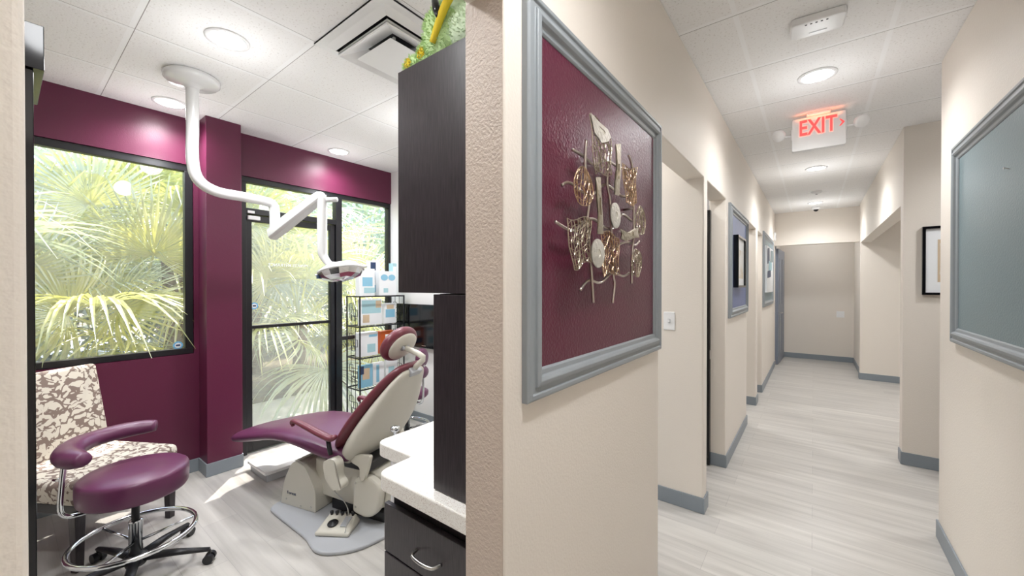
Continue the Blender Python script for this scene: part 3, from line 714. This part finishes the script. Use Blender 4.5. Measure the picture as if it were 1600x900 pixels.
def carton(name, lab, x, y, z, w, h, d, body, prints, grp, rz=0):
    t = thing(name, lab, 'box', (x, y, z), rz, grp)
    MB().box(-d, 0, -w/2, w/2, 0, h).build('carton', body, t, bevel=.002)
    for i, (mt, ya, yb, za, zb) in enumerate(prints):
        MB().box(.0, .0012+.0004*i, ya*w-w/2, yb*w-w/2, za*h, zb*h).build('printed_panel', mt, t)
    return t
GB = 'toothbrush and product boxes on the wire rack'
zt = 1.345
carton('product_box', 'white product box with blue window panel on the rack top beside the mullion', -3.50, 2.20, zt, .17, .27, .07, 'paper', [('skyblue', .2, .85, .35, .68), ('teal', .3, 1, .1, .3)], GB)
carton('product_box', 'tall white box with navy label at the back of the rack top', -3.60, 2.35, zt, .12, .36, .06, 'paper', [('navy', .1, .6, .72, .95), ('skyblue', .15, .9, .1, .3)], GB)
b3 = carton('product_box', 'white product box showing a pair of blue aviator lenses on the rack top', -3.50, 2.44, zt, .21, .25, .06, 'paper', [('teal', .25, .5, .12, .3)], GB)
m = MB(); m.prism(oval(-.045, .185, .042, .032, 16), .001, .003, 'X'); m.prism(oval(.045, .185, .042, .032, 16), .001, .003, 'X'); m.build('blue_lenses', 'skyblue', b3)
carton('product_box', 'clear pale box standing at the wall end of the rack top', -3.56, 2.565, zt, .05, .34, .07, 'teal', [('paper', .1, .9, .5, .9)], GB)
carton('product_box', 'large box printed with a pale blue brush head on the second shelf', -3.52, 2.26, 1.052, .24, .26, .05, 'paper', [('teal', .05, .95, .45, .95), ('tan', .1, .4, .1, .4), ('tan', .7, .95, .65, .93)], GB)
carton('product_box', 'small box with tan and blue print on the second shelf', -3.52, 2.48, 1.052, .14, .21, .05, 'paper', [('skyblue', .1, .9, .3, .7), ('tan', .2, .8, .72, .92)], GB)
carton('product_box', 'plain white boxed product on the third shelf', -3.50, 2.22, .747, .20, .235, .09, 'paper', [('teal', .4, .85, .15, .5), ('skyblue', .5, .95, .8, .9)], GB)
carton('product_box', 'orange and navy printed box on the third shelf', -3.50, 2.44, .747, .17, .23, .08, 'orange', [('navy', .1, .9, .25, .5), ('paper', .3, .7, .6, .85), ('tan', .2, .8, .05, .2)], GB)
carton('product_box', 'box printed with a tan face on the fourth shelf', -3.50, 2.19, .442, .14, .22, .04, 'skyblue', [('tan', .2, .75, .35, .85), ('navy', .05, .3, .6, .95)], GB)
carton('product_box', 'white leaflet box with slanting blue stripe on the fourth shelf', -3.52, 2.34, .442, .13, .22, .04, 'paper', [('skyblue', .3, .55, .1, .9)], GB)
carton('product_box', 'pale box half hidden behind the headrest on the fourth shelf', -3.52, 2.50, .442, .14, .22, .04, 'paper', [('teal', .2, .7, .2, .7)], GB)

# ------------------------------------------------------------ surgical lamp
t = thing('dental_light', 'white ceiling-mounted dental light on a jointed arm above the treatment chair', 'light', (-3.02, .715, H))
MB().lathe([(.034, 0), (.130, 0), (.142, -.012), (.140, -.030), (.125, -.046), (.06, -.056), (.036, -.07), (.034, -.08)], seg=40).build('ceiling_plate', 'lamp_white', t, smooth=True)
MB().tube([(0, 0, -.04), (0, 0, -.30), (0, 0, -.52), (.004, .03, -.63), (0, .12, -.68), (-.01, .26, -.685), (-.02, .40, -.69), (-.025, .455, -.705), (-.025, .47, -.76), (-.025, .47, -.90)], [.033]*10, 16, smooth=6).build('bent_pole', 'lamp_white', t, smooth=True)
A = Vector((-.025, .47, -.90)); B = Vector((.47, .55, -.70))
d = (B-A).normalized(); side = d.cross(Vector((0, 0, 1))).normalized(); upv = side.cross(d)
m = MB(); rs = []
for k, hw, hh in ((-.08, .022, .030), (-.06, .036, .044), (.2, .040, .046), (.9, .034, .038), (1, .030, .032), (1.05, .018, .020)):
    c = A + (B-A)*k
    rs.append([c+side*hw*a+upv*hh*b for a, b in ((-1, -.6), (-.6, -1), (.6, -1), (1, -.6), (1, .6), (.6, 1), (-.6, 1), (-1, .6))])
m.rings(rs); m.build('spring_arm', 'lamp_white', t, smooth=True, bevel=.003)
D = Vector((.485, .555, -.72))
MB().tube([D+Vector((0, 0, .03)), D+Vector((0, 0, -.10)), D+Vector((0, 0, -.32)), D+Vector((.01, .01, -.38)), D+Vector((.05, .03, -.43))], [.026, .030, .030, .026, .02], 14, smooth=4).build('drop_tube', 'lamp_white', t, smooth=True)
MB().tube([D+Vector((-.02, 0, .0)), D+Vector((.075, .06, .0))], .016, 10).build('pivot', 'lamp_white', t, smooth=True)
hc = D+Vector((.095, .075, -.47)); rh = Matrix.Rotation(R(37), 3, 'Z') @ Matrix.Rotation(R(-10), 3, 'Y') @ Matrix.Rotation(R(-14), 3, 'X')
prof = [(.02, .060), (.06, .055), (.10, .036), (.132, .010), (.130, -.002)]
m = MB(); rs = []
for r_, z_ in prof: rs.append([hc + rh @ Vector((r_*math.cos(2*math.pi*k/32)*1.15, r_*math.sin(2*math.pi*k/32)*.78, z_)) for k in range(32)])
m.rings(rs); m.build('head', 'lamp_white', t, smooth=True)
m = MB(); rnd2 = random.Random(3); rs = []
for r_, z_ in ((.126, -.002), (.108, -.034), (.07, -.052), (.015, -.056)):
    rs.append([hc + rh @ Vector((r_*math.cos(2*math.pi*k/14)*1.15, r_*math.sin(2*math.pi*k/14)*.78, z_+rnd2.uniform(-.004, .004))) for k in range(14)])
m.rings(rs); m.build('faceted_reflector', 'chrome', t)
for s_ in (-1, 1):
    p = hc + rh @ Vector((s_*.14, 0, .01))
    MB().tube([D+Vector((.03, .02, -.41)), (p+D+Vector((.05, .03, -.40)))/2+Vector((0, 0, .0)), p, p+(rh @ Vector((s_*.03, 0, -.004)))], .007, 8, smooth=5).build('yoke_handle', 'lamp_white', t, smooth=True)
MB().box(-.012, .012, -.012, .012, -.012, .012).build('yoke_cap', 'navy', t).location = hc + rh @ Vector((-.135, -.02, -.016))

# ------------------------------------------------------------ dental chair
CX, CY = -2.33, 1.42
t = thing('dental_chair', 'maroon vinyl dental treatment chair with cream shell on a cream motor base', 'dental chair', (CX, CY, 0), R(15))
def loft_pad(sections, name, mt, parent, n=18, power=3.2):
    """sections: (centre x, centre z, half width, half thickness, tilt) rounded slabs across Y"""
    m = MB(); rs = []
    for (x, z, hw, ht, tl) in sections:
        ring = []
        for k in range(n*2):
            a = math.pi*k/n; c, s_ = math.cos(a), math.sin(a)
            yy = hw*math.copysign(abs(c)**(2/power), c); hh = ht*math.copysign(abs(s_)**(2/2.4), s_)
            ring.append((x - hh*math.sin(tl), yy, z + hh*math.cos(tl)))
        rs.append(ring)
    m.rings(rs); return m.build(name, mt, parent, smooth=True, sub=1)
# seat and leg rest: one long cushion
seat = [(-1.10, .335, .06, .014, 0), (-1.09, .338, .14, .034, 0), (-1.03, .350, .175, .042, .1), (-.86, .392, .205, .045, .2), (-.66, .445, .235, .045, .15), (-.48, .482, .252, .050, .08), (-.32, .480, .26, .055, -.12), (-.18, .462, .265, .06, -.2), (-.04, .44, .265, .062, -.1), (.06, .43, .25, .06, 0), (.12, .43, .22, .04, 0), (.13, .43, .12, .02, 0)]
loft_pad(seat, 'seat_cushion', 'leather', t)
U = Vector((.60, 0, .80)).normalized(); N_ = Vector((-U.z, 0, U.x)); bt = math.atan2(U.z, U.x)
def bpt(u, nn): return Vector((.03, 0, .43)) + U*u + N_*nn
def back_sec(lst): return [(bpt(u, nn).x, bpt(u, nn).z, hw, ht, bt) for u, nn, hw, ht in lst]
loft_pad(back_sec([(-.02, .052, .14, .012), (.0, .05, .20, .03), (.06, .048, .245, .042), (.18, .045, .262, .042), (.32, .045, .25, .04), (.46, .045, .21, .036), (.56, .04, .165, .034), (.63, .03, .13, .03), (.66, .022, .09, .018), (.665, .02, .05, .01)]), 'backrest_cushion', 'leather_red', t)
loft_pad(back_sec([(-.08, -.035, .10, .02), (-.05, -.03, .17, .04), (.0, -.035, .225, .062), (.12, -.038, .255, .072), (.26, -.034, .252, .068), (.40, -.024, .22, .054), (.52, -.008, .17, .034), (.60, -.005, .13, .026), (.635, -.002, .10, .016), (.64, 0, .05, .008)]), 'backrest_shell', 'cream', t)
# headrest
Hc = bpt(.69, .175)
hr = Matrix.Rotation(R(-62), 3, 'Y')
def disc(c, rad, th, rot, seg=30, k=1.0):
    m = MB(); rs = []
    for f, z_ in ((.5, -1), (.86, -.9), (1, -.35), (1, .35), (.86, .9), (.5, 1)): rs.append([Vector(c)+rot @ Vector((rad[0]*f*math.cos(2*math.pi*q/seg), rad[1]*f*math.sin(2*math.pi*q/seg), th*z_)) for q in range(seg)])
    m.rings(rs); return m
hp = disc(Hc, (.118, .152), .038, hr).build('headrest', 'leather_red', t, smooth=True, sub=1)
hr_n = hr @ Vector((0, 0, 1))
disc(Hc - hr_n*.030, (.094, .124), .016, hr).build('headrest_plate', 'cream', t, smooth=True, sub=1)
MB().tube([bpt(.58, .0), bpt(.66, -.005), bpt(.74, -.01), Hc - hr_n*.05], [.020, .018, .018, .018], 10, smooth=3).build('headrest_bracket', 'cream', t, smooth=True)
MB().box(-.02, .02, -.05, .05, -.03, .03, rot=Matrix.Rotation(R(-50), 3, 'Y')).build('bracket_clamp', 'greyplastic', t, bevel=.006).location = bpt(.63, -.005)
MB().tube([Hc - hr_n*.05 + Vector((0, -.03, 0)), Hc - hr_n*.05 + Vector((0, .03, 0))], .014, 10).build('headrest_pivot', 'greyplastic', t, smooth=True)
# armrests
for s_ in (-1, 1):
    y = s_*.275
    a = MB(); a.tube([(-.275, y, .585), (-.285, y, .605), (-.265, y, .618), (-.18, y, .602), (-.06, y, .572), (.03, y, .555), (.065, y, .57)], [.010, .016, .02, .024, .026, .026, .018], 12, smooth=5, flat=.7)
    ar = a.build('armrest', 'leather_red', t, smooth=True)
    MB().tube([(.01, y, .55), (.02, y, .50), (.03, y, .46)], .013, 8).build('armrest_post', 'dark', ar, smooth=True)
    br = MB(); pts = poly_corner([((a-.05)*.78+.075, (b-.38)*.85+.375) for a, b in ((-.05, .44), (.05, .475), (.09, .44), (.085, .35), (.14, .31), (.12, .265), (.03, .27), (-.03, .33))], [.024]*8)
    br.prism(pts, y-.028, y+.028, 'Y'); br.build('hinge_cover', 'cream', t, bevel=.012, seg=3)
    MB().prism(poly_corner([(.10, .44), (.26, .46), (.235, .37), (.205, .30), (.175, .31), (.18, .38), (.11, .40)], [.02]*7), s_*.19-.012, s_*.19+.012, 'Y').build('back_bracket', 'cream', t, bevel=.006)
MB().box(-.10, .22, -.17, .17, .34, .40).build('seat_frame', 'dark', t, bevel=.01)
# motor base: turned a little against the seat
bs = MB(); outline = poly_corner([(-.53, -.26), (-.05, -.38), (.12, -.46), (.30, -.36), (.42, -.05), (.42, .20), (-.53, .20)], [.06, .05, .08, .10, .08, .06, .06])
bs.prism(outline, .0, .022, 'Z'); bs.build('floor_plate', 'greyplastic', t, bevel=.009, seg=3)
fr = MB(); fr.prism(poly_corner([(-.50, .024), (-.19, .024), (-.19, .16), (-.26, .27), (-.32, .33), (-.39, .32), (-.47, .18)], [.005, .01, .04, .05, .05, .06, .05]), -.19, .16, 'Y')
fr.build('front_housing', 'cream', t, bevel=.014, seg=3)
mid = MB(); mid.prism([(-.26, .11), (.20, .085), (.34, .15), (.34, .30), (.18, .33), (-.26, .335)], -.13, .13, 'Y'); mid.build('lift_housing', 'cream', t, bevel=.012, seg=3)
MB().box(-.14, .28, -.11, .11, .024, .09).build('lift_base', 'dark', t, bevel=.006)
rr = MB(); rr.prism(poly_corner([(.10, .09), (.22, .07), (.30, .13), (.32, .28), (.22, .33), (.11, .29)], [.03, .05, .05, .05, .05, .03]), -.185, -.13, 'Y'); rr.build('rear_housing', 'cream', t, bevel=.018, seg=3)
rr = MB(); rr.prism(poly_corner([(.10, .09), (.22, .07), (.30, .13), (.32, .28), (.22, .33), (.11, .29)], [.03, .05, .05, .05, .05, .03]), .13, .185, 'Y'); rr.build('rear_housing', 'cream', t, bevel=.018, seg=3)
MB().box(-.16, .12, -.10, .10, .33, .36).build('top_slide', 'greyplastic', t, bevel=.004)
for q in ((-.45, .06), (-.32, .04), (-.23, .05)): MB().tube([(q[0], -.189, q[1]), (q[0], -.193, q[1])], .006, 10).build('screw', 'steel', t)
for q in ((.13, .27), (.13, .13)): MB().tube([(q[0], -.184, q[1]), (q[0], -.189, q[1])], .006, 10).build('screw', 'steel', t)
text_mesh('Forest', .028, .0005, 'maker_lettering', 'navy', t, basis((1, 0, 0), (0, 0, 1), (-.40, -.1915, .105)), 1.1)
MB().tube([(-.02, -.15, .19), (-.02, -.20, .20), (.10, -.24, .18), (.16, -.27, .14), (.16, -.30, .03)], .0022, 8, smooth=3).build('wire_bail', 'steel', t, smooth=True)

# foot control on the plate
fc = thing('foot_control', 'cream foot control with dark round pedal and five knobs on the floor plate', 'foot control', (-2.20, 1.19, .0235), R(34)); fc.scale = (.76, .76, .9)
m = MB(); v = [(-.13, -.10), (.13, -.10), (.13, .10), (-.13, .10)]
m.rings([[(x*k, y*k, 0) for x, y in v] for k in (1,)] + [[(x, y, .02) for x, y in v]] + [[(-.115, -.085, .03), (.115, -.085, .03), (.105, .085, .062), (-.105, .085, .062)]]); m.build('housing', 'cream', fc, bevel=.008, seg=2)
tl = Matrix.Rotation(R(9), 3, 'X')
MB().lathe([(.001, .0), (.038, 0), (.04, .004), (.036, .008), (.012, .009), (.010, .013), (.001, .013)], (-.03, -.02, .0425), mtx=tl).build('round_pedal', 'dark', fc, smooth=True)
MB().box(.04, .09, -.05, .05, .045, .053, rot=tl).build('cover_strip', 'greyplastic', fc, bevel=.003)
for k in range(5): MB().lathe([(.010, 0), (.010, .012), (.013, .014), (.013, .026), (.001, .028)], (-.085+.043*k, .068, .055)).build('knob', 'dark', fc, smooth=True)

# low white platform in the sun by the door
t = thing('low_platform', 'low white metal platform on the floor by the glass door', 'platform', (-3.33, 1.40, 0))
MB().box(-.17, .17, -.24, .23, .055, .078).build('top', 'white', t, bevel=.004)
MB().box(-.155, .155, -.225, .215, 0, .055).build('base', 'greyplastic', t, bevel=.003)

# ------------------------------------------------------------ stools
def stool_base(t, sp=.31, ringz=.22, ringr=.215, a0=0):
    MB().lathe([(.027, .08), (.027, .27), (.029, .272), (.022, .28)], seg=20).build('column', 'chrome', t, smooth=True)
    MB().lathe([(.016, .27), (.016, .40), (.05, .41), (.05, .42)], seg=20).build('gas_lift', 'dark', t, smooth=True)
    MB().lathe([(.04, .055), (.045, .075), (.045, .10), (.03, .11)], seg=20).build('hub', 'dark', t, smooth=True)
    for k in range(5):
        a = a0 + 2*math.pi*k/5; c, s_ = math.cos(a), math.sin(a)
        m = MB(); m.tube([(c*.03, s_*.03, .085), (c*.16, s_*.16, .082), (c*sp, s_*sp, .066)], [.024, .021, .013], 8, flat=.7); lg = m.build('leg', 'dark', t, smooth=True)
        ca = MB(); px, py = c*sp, s_*sp; tx, ty = -s_, c
        ca.tube([(px, py, .066), (px, py, .045)], .007, 8)
        ca.tube([(px+tx*.006, py+ty*.006, .024), (px+tx*.026, py+ty*.026, .024)], .0235, 16); ca.tube([(px-tx*.006, py-ty*.006, .024), (px-tx*.026, py-ty*.026, .024)], .0235, 16)
        ca.build('caster', 'dark', lg)
    MB().tube([(ringr*math.cos(2*math.pi*k/36), ringr*math.sin(2*math.pi*k/36), ringz) for k in range(36)], .0115, 10, closed=True).build('foot_ring', 'chrome', t, smooth=True)
    m = MB()
    for k in range(3):
        a = a0+.5+2*math.pi*k/3; m.tube([(.026*math.cos(a), .026*math.sin(a), ringz-.03), (ringr*math.cos(a), ringr*math.sin(a), ringz)], .007, 8)
    m.build('ring_spoke', 'chrome', t, smooth=True)
st = thing('doctor_stool', 'maroon round-seat stool with curved arm support and chrome foot ring near the doorway', 'stool', (-2.68, .40, 0), 0)
stool_base(st, a0=R(55), ringz=.20, ringr=.235)
MB().lathe([(.001, .418), (.185, .418), (.200, .422), (.206, .432), (.209, .475), (.209, .512), (.206, .522), (.196, .530), (.10, .538), (.001, .538)], seg=44).build('seat', 'leather', st, smooth=True)
MB().lathe([(.10, .405), (.16, .408), (.16, .42), (.10, .42)]).build('seat_pan', 'dark', st)
# arm support follows the rim: an arc round the seat at elbow height
def arc(r, a0, a1, n, z): return [(r*math.cos(R(a0+(a1-a0)*k/n)), r*math.sin(R(a0+(a1-a0)*k/n)), z) for k in range(n+1)]
pts = arc(.225, 305, 150, 14, .675); rad = [.032]+[.046]+[.052]*3+[.050]*3+[.046]*4+[.044, .042, .034]
MB().tube(pts, rad, 14, smooth=3, flat=.85).build('arm_support', 'leather', st, smooth=True)
pa = (.235*math.cos(R(258)), .235*math.sin(R(258)))
MB().tube([(pa[0], pa[1], .64), (pa[0], pa[1]-.01, .52), (pa[0], pa[1]-.01, .40), (pa[0]*.8, pa[1]*.8, .375), (.0, -.08, .40)], .0105, 10, smooth=5).build('support_rod', 'chrome', st, smooth=True)
MB().tube([(pa[0], pa[1]-.01, .555), (pa[0]-.045, pa[1]-.03, .55)], [.009, .007], 10).build('adjuster', 'chrome', st, smooth=True)
s2 = thing('assistant_stool', 'maroon stool with two-lobed backrest behind the dental chair shell', 'stool', (-2.97, 2.27, 0), R(20))
stool_base(s2, a0=R(10), ringz=.16, ringr=.20)
MB().lathe([(.001, .418), (.15, .418), (.18, .424), (.195, .44), (.195, .47), (.17, .485), (.001, .49)], seg=36).build('seat', 'leather', s2, smooth=True)
MB().tube([(.05, -.03, .41), (.22, -.12, .42), (.25, -.135, .55), (.25, -.135, .80)], .011, 10, smooth=5).build('back_rod', 'chrome', s2, smooth=True)
MB().ell((.235, -.13, .815), (.035, .095, .085), seg=20).build('backrest', 'leather', s2, smooth=True)
MB().ell((.245, -.135, .69), (.034, .085, .055), seg=20).build('lumbar_pad', 'leather', s2, smooth=True)

# ------------------------------------------------------------ delivery tray bits behind the counter
t = thing('suction_holder', 'small chrome nozzle in a white holder just behind the countertop corner', 'instrument', (-1.72, 1.24, 0)); t.scale = (1, 1, .93)
MB().lathe([(.04, 0), (.04, .02), (.03, .04), (.022, .06), (.022, .62), (.03, .64), (.03, .66)], seg=24).build('pedestal', 'lamp_white', t, smooth=True)
MB().lathe([(.010, .66), (.010, .74), (.022, .745), (.024, .765), (.012, .772)], seg=16).build('nozzle', 'chrome', t, smooth=True)

# ------------------------------------------------------------ damask guest chair
t = thing('guest_chair', 'armless guest chair in cream and brown damask fabric under the window', 'chair', (-3.27, .31, 0), R(30))
MB().box(-.25, .27, -.27, .27, .335, .455).build('seat', 'fabric', t, bevel=.035, seg=4, smooth=True)
m = MB(); rt = Matrix.Rotation(R(-12), 3, 'Y'); m.box(-.30, -.215, -.27, .27, .36, .95, rot=rt, piv=(-.26, 0, .36)); m.build('backrest', 'fabric', t, bevel=.025, seg=4, smooth=True)
MB().box(-.235, .25, -.245, .245, .285, .335).build('seat_rail', 'dark', t, bevel=.004)
for x in (-.23, .235):
    for y in (-.235, .235): MB().rings([[(x-.017, y-.017, 0), (x+.017, y-.017, 0), (x+.017, y+.017, 0), (x-.017, y+.017, 0)], [(x-.023, y-.023, .30), (x+.023, y-.023, .30), (x+.023, y+.023, .30), (x-.023, y+.023, .30)]]).build('leg', 'cabinet', t, bevel=.003)

# ------------------------------------------------------------ planting outside
def fan_mesh(seed, pet=.9, rad=.75, n=44, droop=.35, nm='palm_frond', fold=.35):
    """a fan palm leaf: stalk along +X then a pleated fan of long pointed leaflets"""
    rnd = random.Random(seed); bm = bmesh.new()
    def quadstrip(pts, ws, nrm):
        prev = None
        for p, w_, nn in zip(pts, ws, nrm):
            a = bm.verts.new(p - nn*w_); b = bm.verts.new(p + nn*w_ ); c = bm.verts.new(p + Vector((0, 0, -w_*fold)))
            if prev: bm.faces.new((prev[0], prev[2], c, a)); bm.faces.new((prev[2], prev[1], b, c))
            prev = (a, b, c)
    st_ = [Vector((pet*k/5, 0, .10*pet*math.sin(k/5*2.2))) for k in range(6)]
    quadstrip(st_, [.016, .014, .012, .011, .010, .009], [Vector((0, 1, 0))]*6)
    c = st_[-1]
    for k in range(n):
        a = R(-118 + 236*k/(n-1)) + rnd.uniform(-.02, .02)
        L = rad*(1-.28*abs(a)/2.1)*rnd.uniform(.88, 1.06)
        d = Vector((math.cos(a), math.sin(a), 0)); sd_ = Vector((-d.y, d.x, 0))
        pts = []; ws = []
        dr = droop*rnd.uniform(.6, 1.6)
        for j in range(7):
            u = j/6; z = .10*math.sin(u*2.0) - dr*L*u**2.6 + .12*abs(math.sin(a))*u
            pts.append(c + d*L*(u - .12*dr*u**3) + Vector((0, 0, z))); ws.append(max(.001, (.5*L*u*236/180*math.pi/n if u < .45 else .5*L*.45*236/180*math.pi/n*(1-(u-.45)/.56)**.8)*.95))
        quadstrip(pts, ws, [sd_]*7)
    me = bpy.data.meshes.new(nm); bm.to_mesh(me); bm.free(); return me
FR = []
for i in range(6):
    me = fan_mesh(i+1, pet=(.6, .85, 1.0, .75, .9, .65)[i], rad=(.8, .95, 1.05, .9, 1.0, .8)[i], droop=(.2, .45, .6, .3, .5, .25)[i]); me.materials.append(M['frond' if i % 3 != 2 else 'frond2']); FR.append(me)
def palm(x, y, h, lab, seed, n=22, s_=1, zmin=-35):
    rnd = random.Random(seed)
    t = thing('fan_palm', lab, 'palm', (x, y, 0), 0, 'fan palms outside the window')
    m = MB(); m.tube([(0, 0, 0), (.02, .01, h*.5), (0, 0, h)], [.11, .09, .10], 12, smooth=3); m.build('trunk', 'bark', t)
    for k in range(n):
        o = bpy.data.objects.new('frond', FR[rnd.randrange(6)]); col.objects.link(o); o.parent = t
        az = k*137.5 + rnd.uniform(-12, 12); el_ = zmin + (115)*((k+.5)/n)**.9
        o.location = (0, 0, h-.05+.1*k/n); o.rotation_euler = (R(rnd.uniform(-18, 18)), -R(el_), R(az)); q = s_*rnd.uniform(.85, 1.1); o.scale = (q, q, q)
palm(-5.35, .05, 1.05, 'big fan palm filling the lower part of the picture window', 11, 24)
palm(-6.15, 1.25, 1.75, 'tall fan palm between the window and the glass door', 12, 26, 1.1)
palm(-5.65, 2.5, .95, 'fan palm showing yellow-green through the glass door', 13, 22)
palm(-6.9, -.6, 2.1, 'fan palm with the highest crown, at the cabinet side of the window', 14, 24, 1.2)
palm(-6.4, 3.9, .8, 'low fan palm seen through the lower glass of the door', 15, 20)
palm(-7.2, 2.5, 2.0, 'fan palm at the back of the bed behind the door transom', 16, 22, 1.15)
def facing_fan(owner, c, xd, nd, k, q):
    """one more leaf on a palm: c is where its fan spreads, xd the way it points, nd the way it faces"""
    x_ = Vector(xd).normalized(); n_ = Vector(nd); n_ = (n_ - x_*n_.dot(x_)).normalized(); y_ = n_.cross(x_)
    pet = (.6, .85, 1.0, .75, .9, .65)[k]
    mtx = Matrix((x_*q, y_*q, n_*q)).transposed().to_4x4(); mtx.translation = Vector(c) - x_*pet*q
    o = bpy.data.objects.new('frond', FR[k]); col.objects.link(o); o.parent = owner
    o.matrix_local = Matrix.Translation(-Vector(owner.location)) @ mtx
P1, P2, P3 = (bpy.data.objects[n_] for n_ in ('fan_palm', 'fan_palm.001', 'fan_palm.002'))
facing_fan(P1, (-5.0, .88, 1.75), (.25, .15, .9), (1, -.1, .1), 0, 1.0)
facing_fan(P1, (-4.8, .30, 1.20), (.2, -.75, .45), (1, .1, .35), 3, .95)
facing_fan(P1, (-4.75, .62, 1.22), (.35, .5, .15), (1, -.2, .5), 0, .8)
facing_fan(P1, (-4.8, -.05, 1.5), (.2, -.3, .7), (1, 0, .3), 5, 1.0)
facing_fan(P1, (-5.0, .45, 2.15), (.1, -.5, .8), (1, 0, .1), 1, .9)
facing_fan(P3, (-5.0, 1.85, 1.55), (.3, -.5, .6), (1, -.2, .2), 0, .85)
facing_fan(P3, (-5.0, 2.15, .75), (.3, -.3, .1), (1, -.3, .6), 3, .9)
facing_fan(P2, (-5.3, 1.75, 2.2), (.2, .4, .7), (1, -.3, .2), 4, .9)
# a low palm seen small
def blob(seed, n, rx, ry, rz_, sz, mt, name, parent, c=(0, 0, 0)):
    rnd = random.Random(seed); m = MB()
    for _ in range(n):
        d = Vector((rnd.gauss(0, 1), rnd.gauss(0, 1), rnd.gauss(0, 1))).normalized()*rnd.uniform(.45, 1)**.5
        p = Vector((d.x*rx+c[0], d.y*ry+c[1], d.z*rz_+c[2])); a = Vector((rnd.gauss(0, 1), rnd.gauss(0, 1), rnd.gauss(0, 1))).normalized()*sz*rnd.uniform(.6, 1.3); b = a.orthogonal().normalized()*sz*.35
        m.face([m.v(p-a), m.v(p+b), m.v(p+a), m.v(p-b)])
    o = m.build(name, mt, parent); o['kind'] = 'stuff'; return o
def tree(x, y, h, r, lab, seed, mt, n=5200):
    t = thing('tree', lab, 'tree', (x, y, 0), 0, 'trees beyond the palms')
    m = MB(); m.tube([(0, 0, 0), (.1, .05, h*.4), (0, .1, h*.75)], [.16, .12, .06], 10, smooth=4)
    for k in range(5):
        a = k*1.3; m.tube([(.08, .05, h*(.35+.06*k)), (r*.4*math.cos(a), r*.4*math.sin(a), h*(.55+.07*k)), (r*.75*math.cos(a), r*.75*math.sin(a), h*(.68+.07*k))], [.06, .04, .015], 6, smooth=3)
    m.build('trunk', 'bark', t, smooth=True)
    blob(seed, n, r, r, h*.42, .12, mt, 'foliage', t, (0, 0, h*.62))
tree(-12.8, -2.8, 6.0, 2.6, 'dark leafy tree beyond the picture window', 21, 'leaf', 9000)
tree(-12.6, 2.4, 4.4, 2.0, 'dense tree behind the tall fan palm', 22, 'leaf', 6500)
tree(-12.4, 6.7, 4.6, 2.0, 'pale airy tree seen through the side window, beside open sky', 23, 'leaf2', 5200)
tree(-11.6, 10.4, 3.0, 1.5, 'low pale tree at the edge of the open sky', 24, 'leaf2', 3500)
h = blob(31, 15000, .7, 9, 1.3, .11, 'leaf', 'hedge', None, (-9.2, 1.5, .9)); tag(h, 'long clipped green hedge running behind the palm bed', 'hedge')
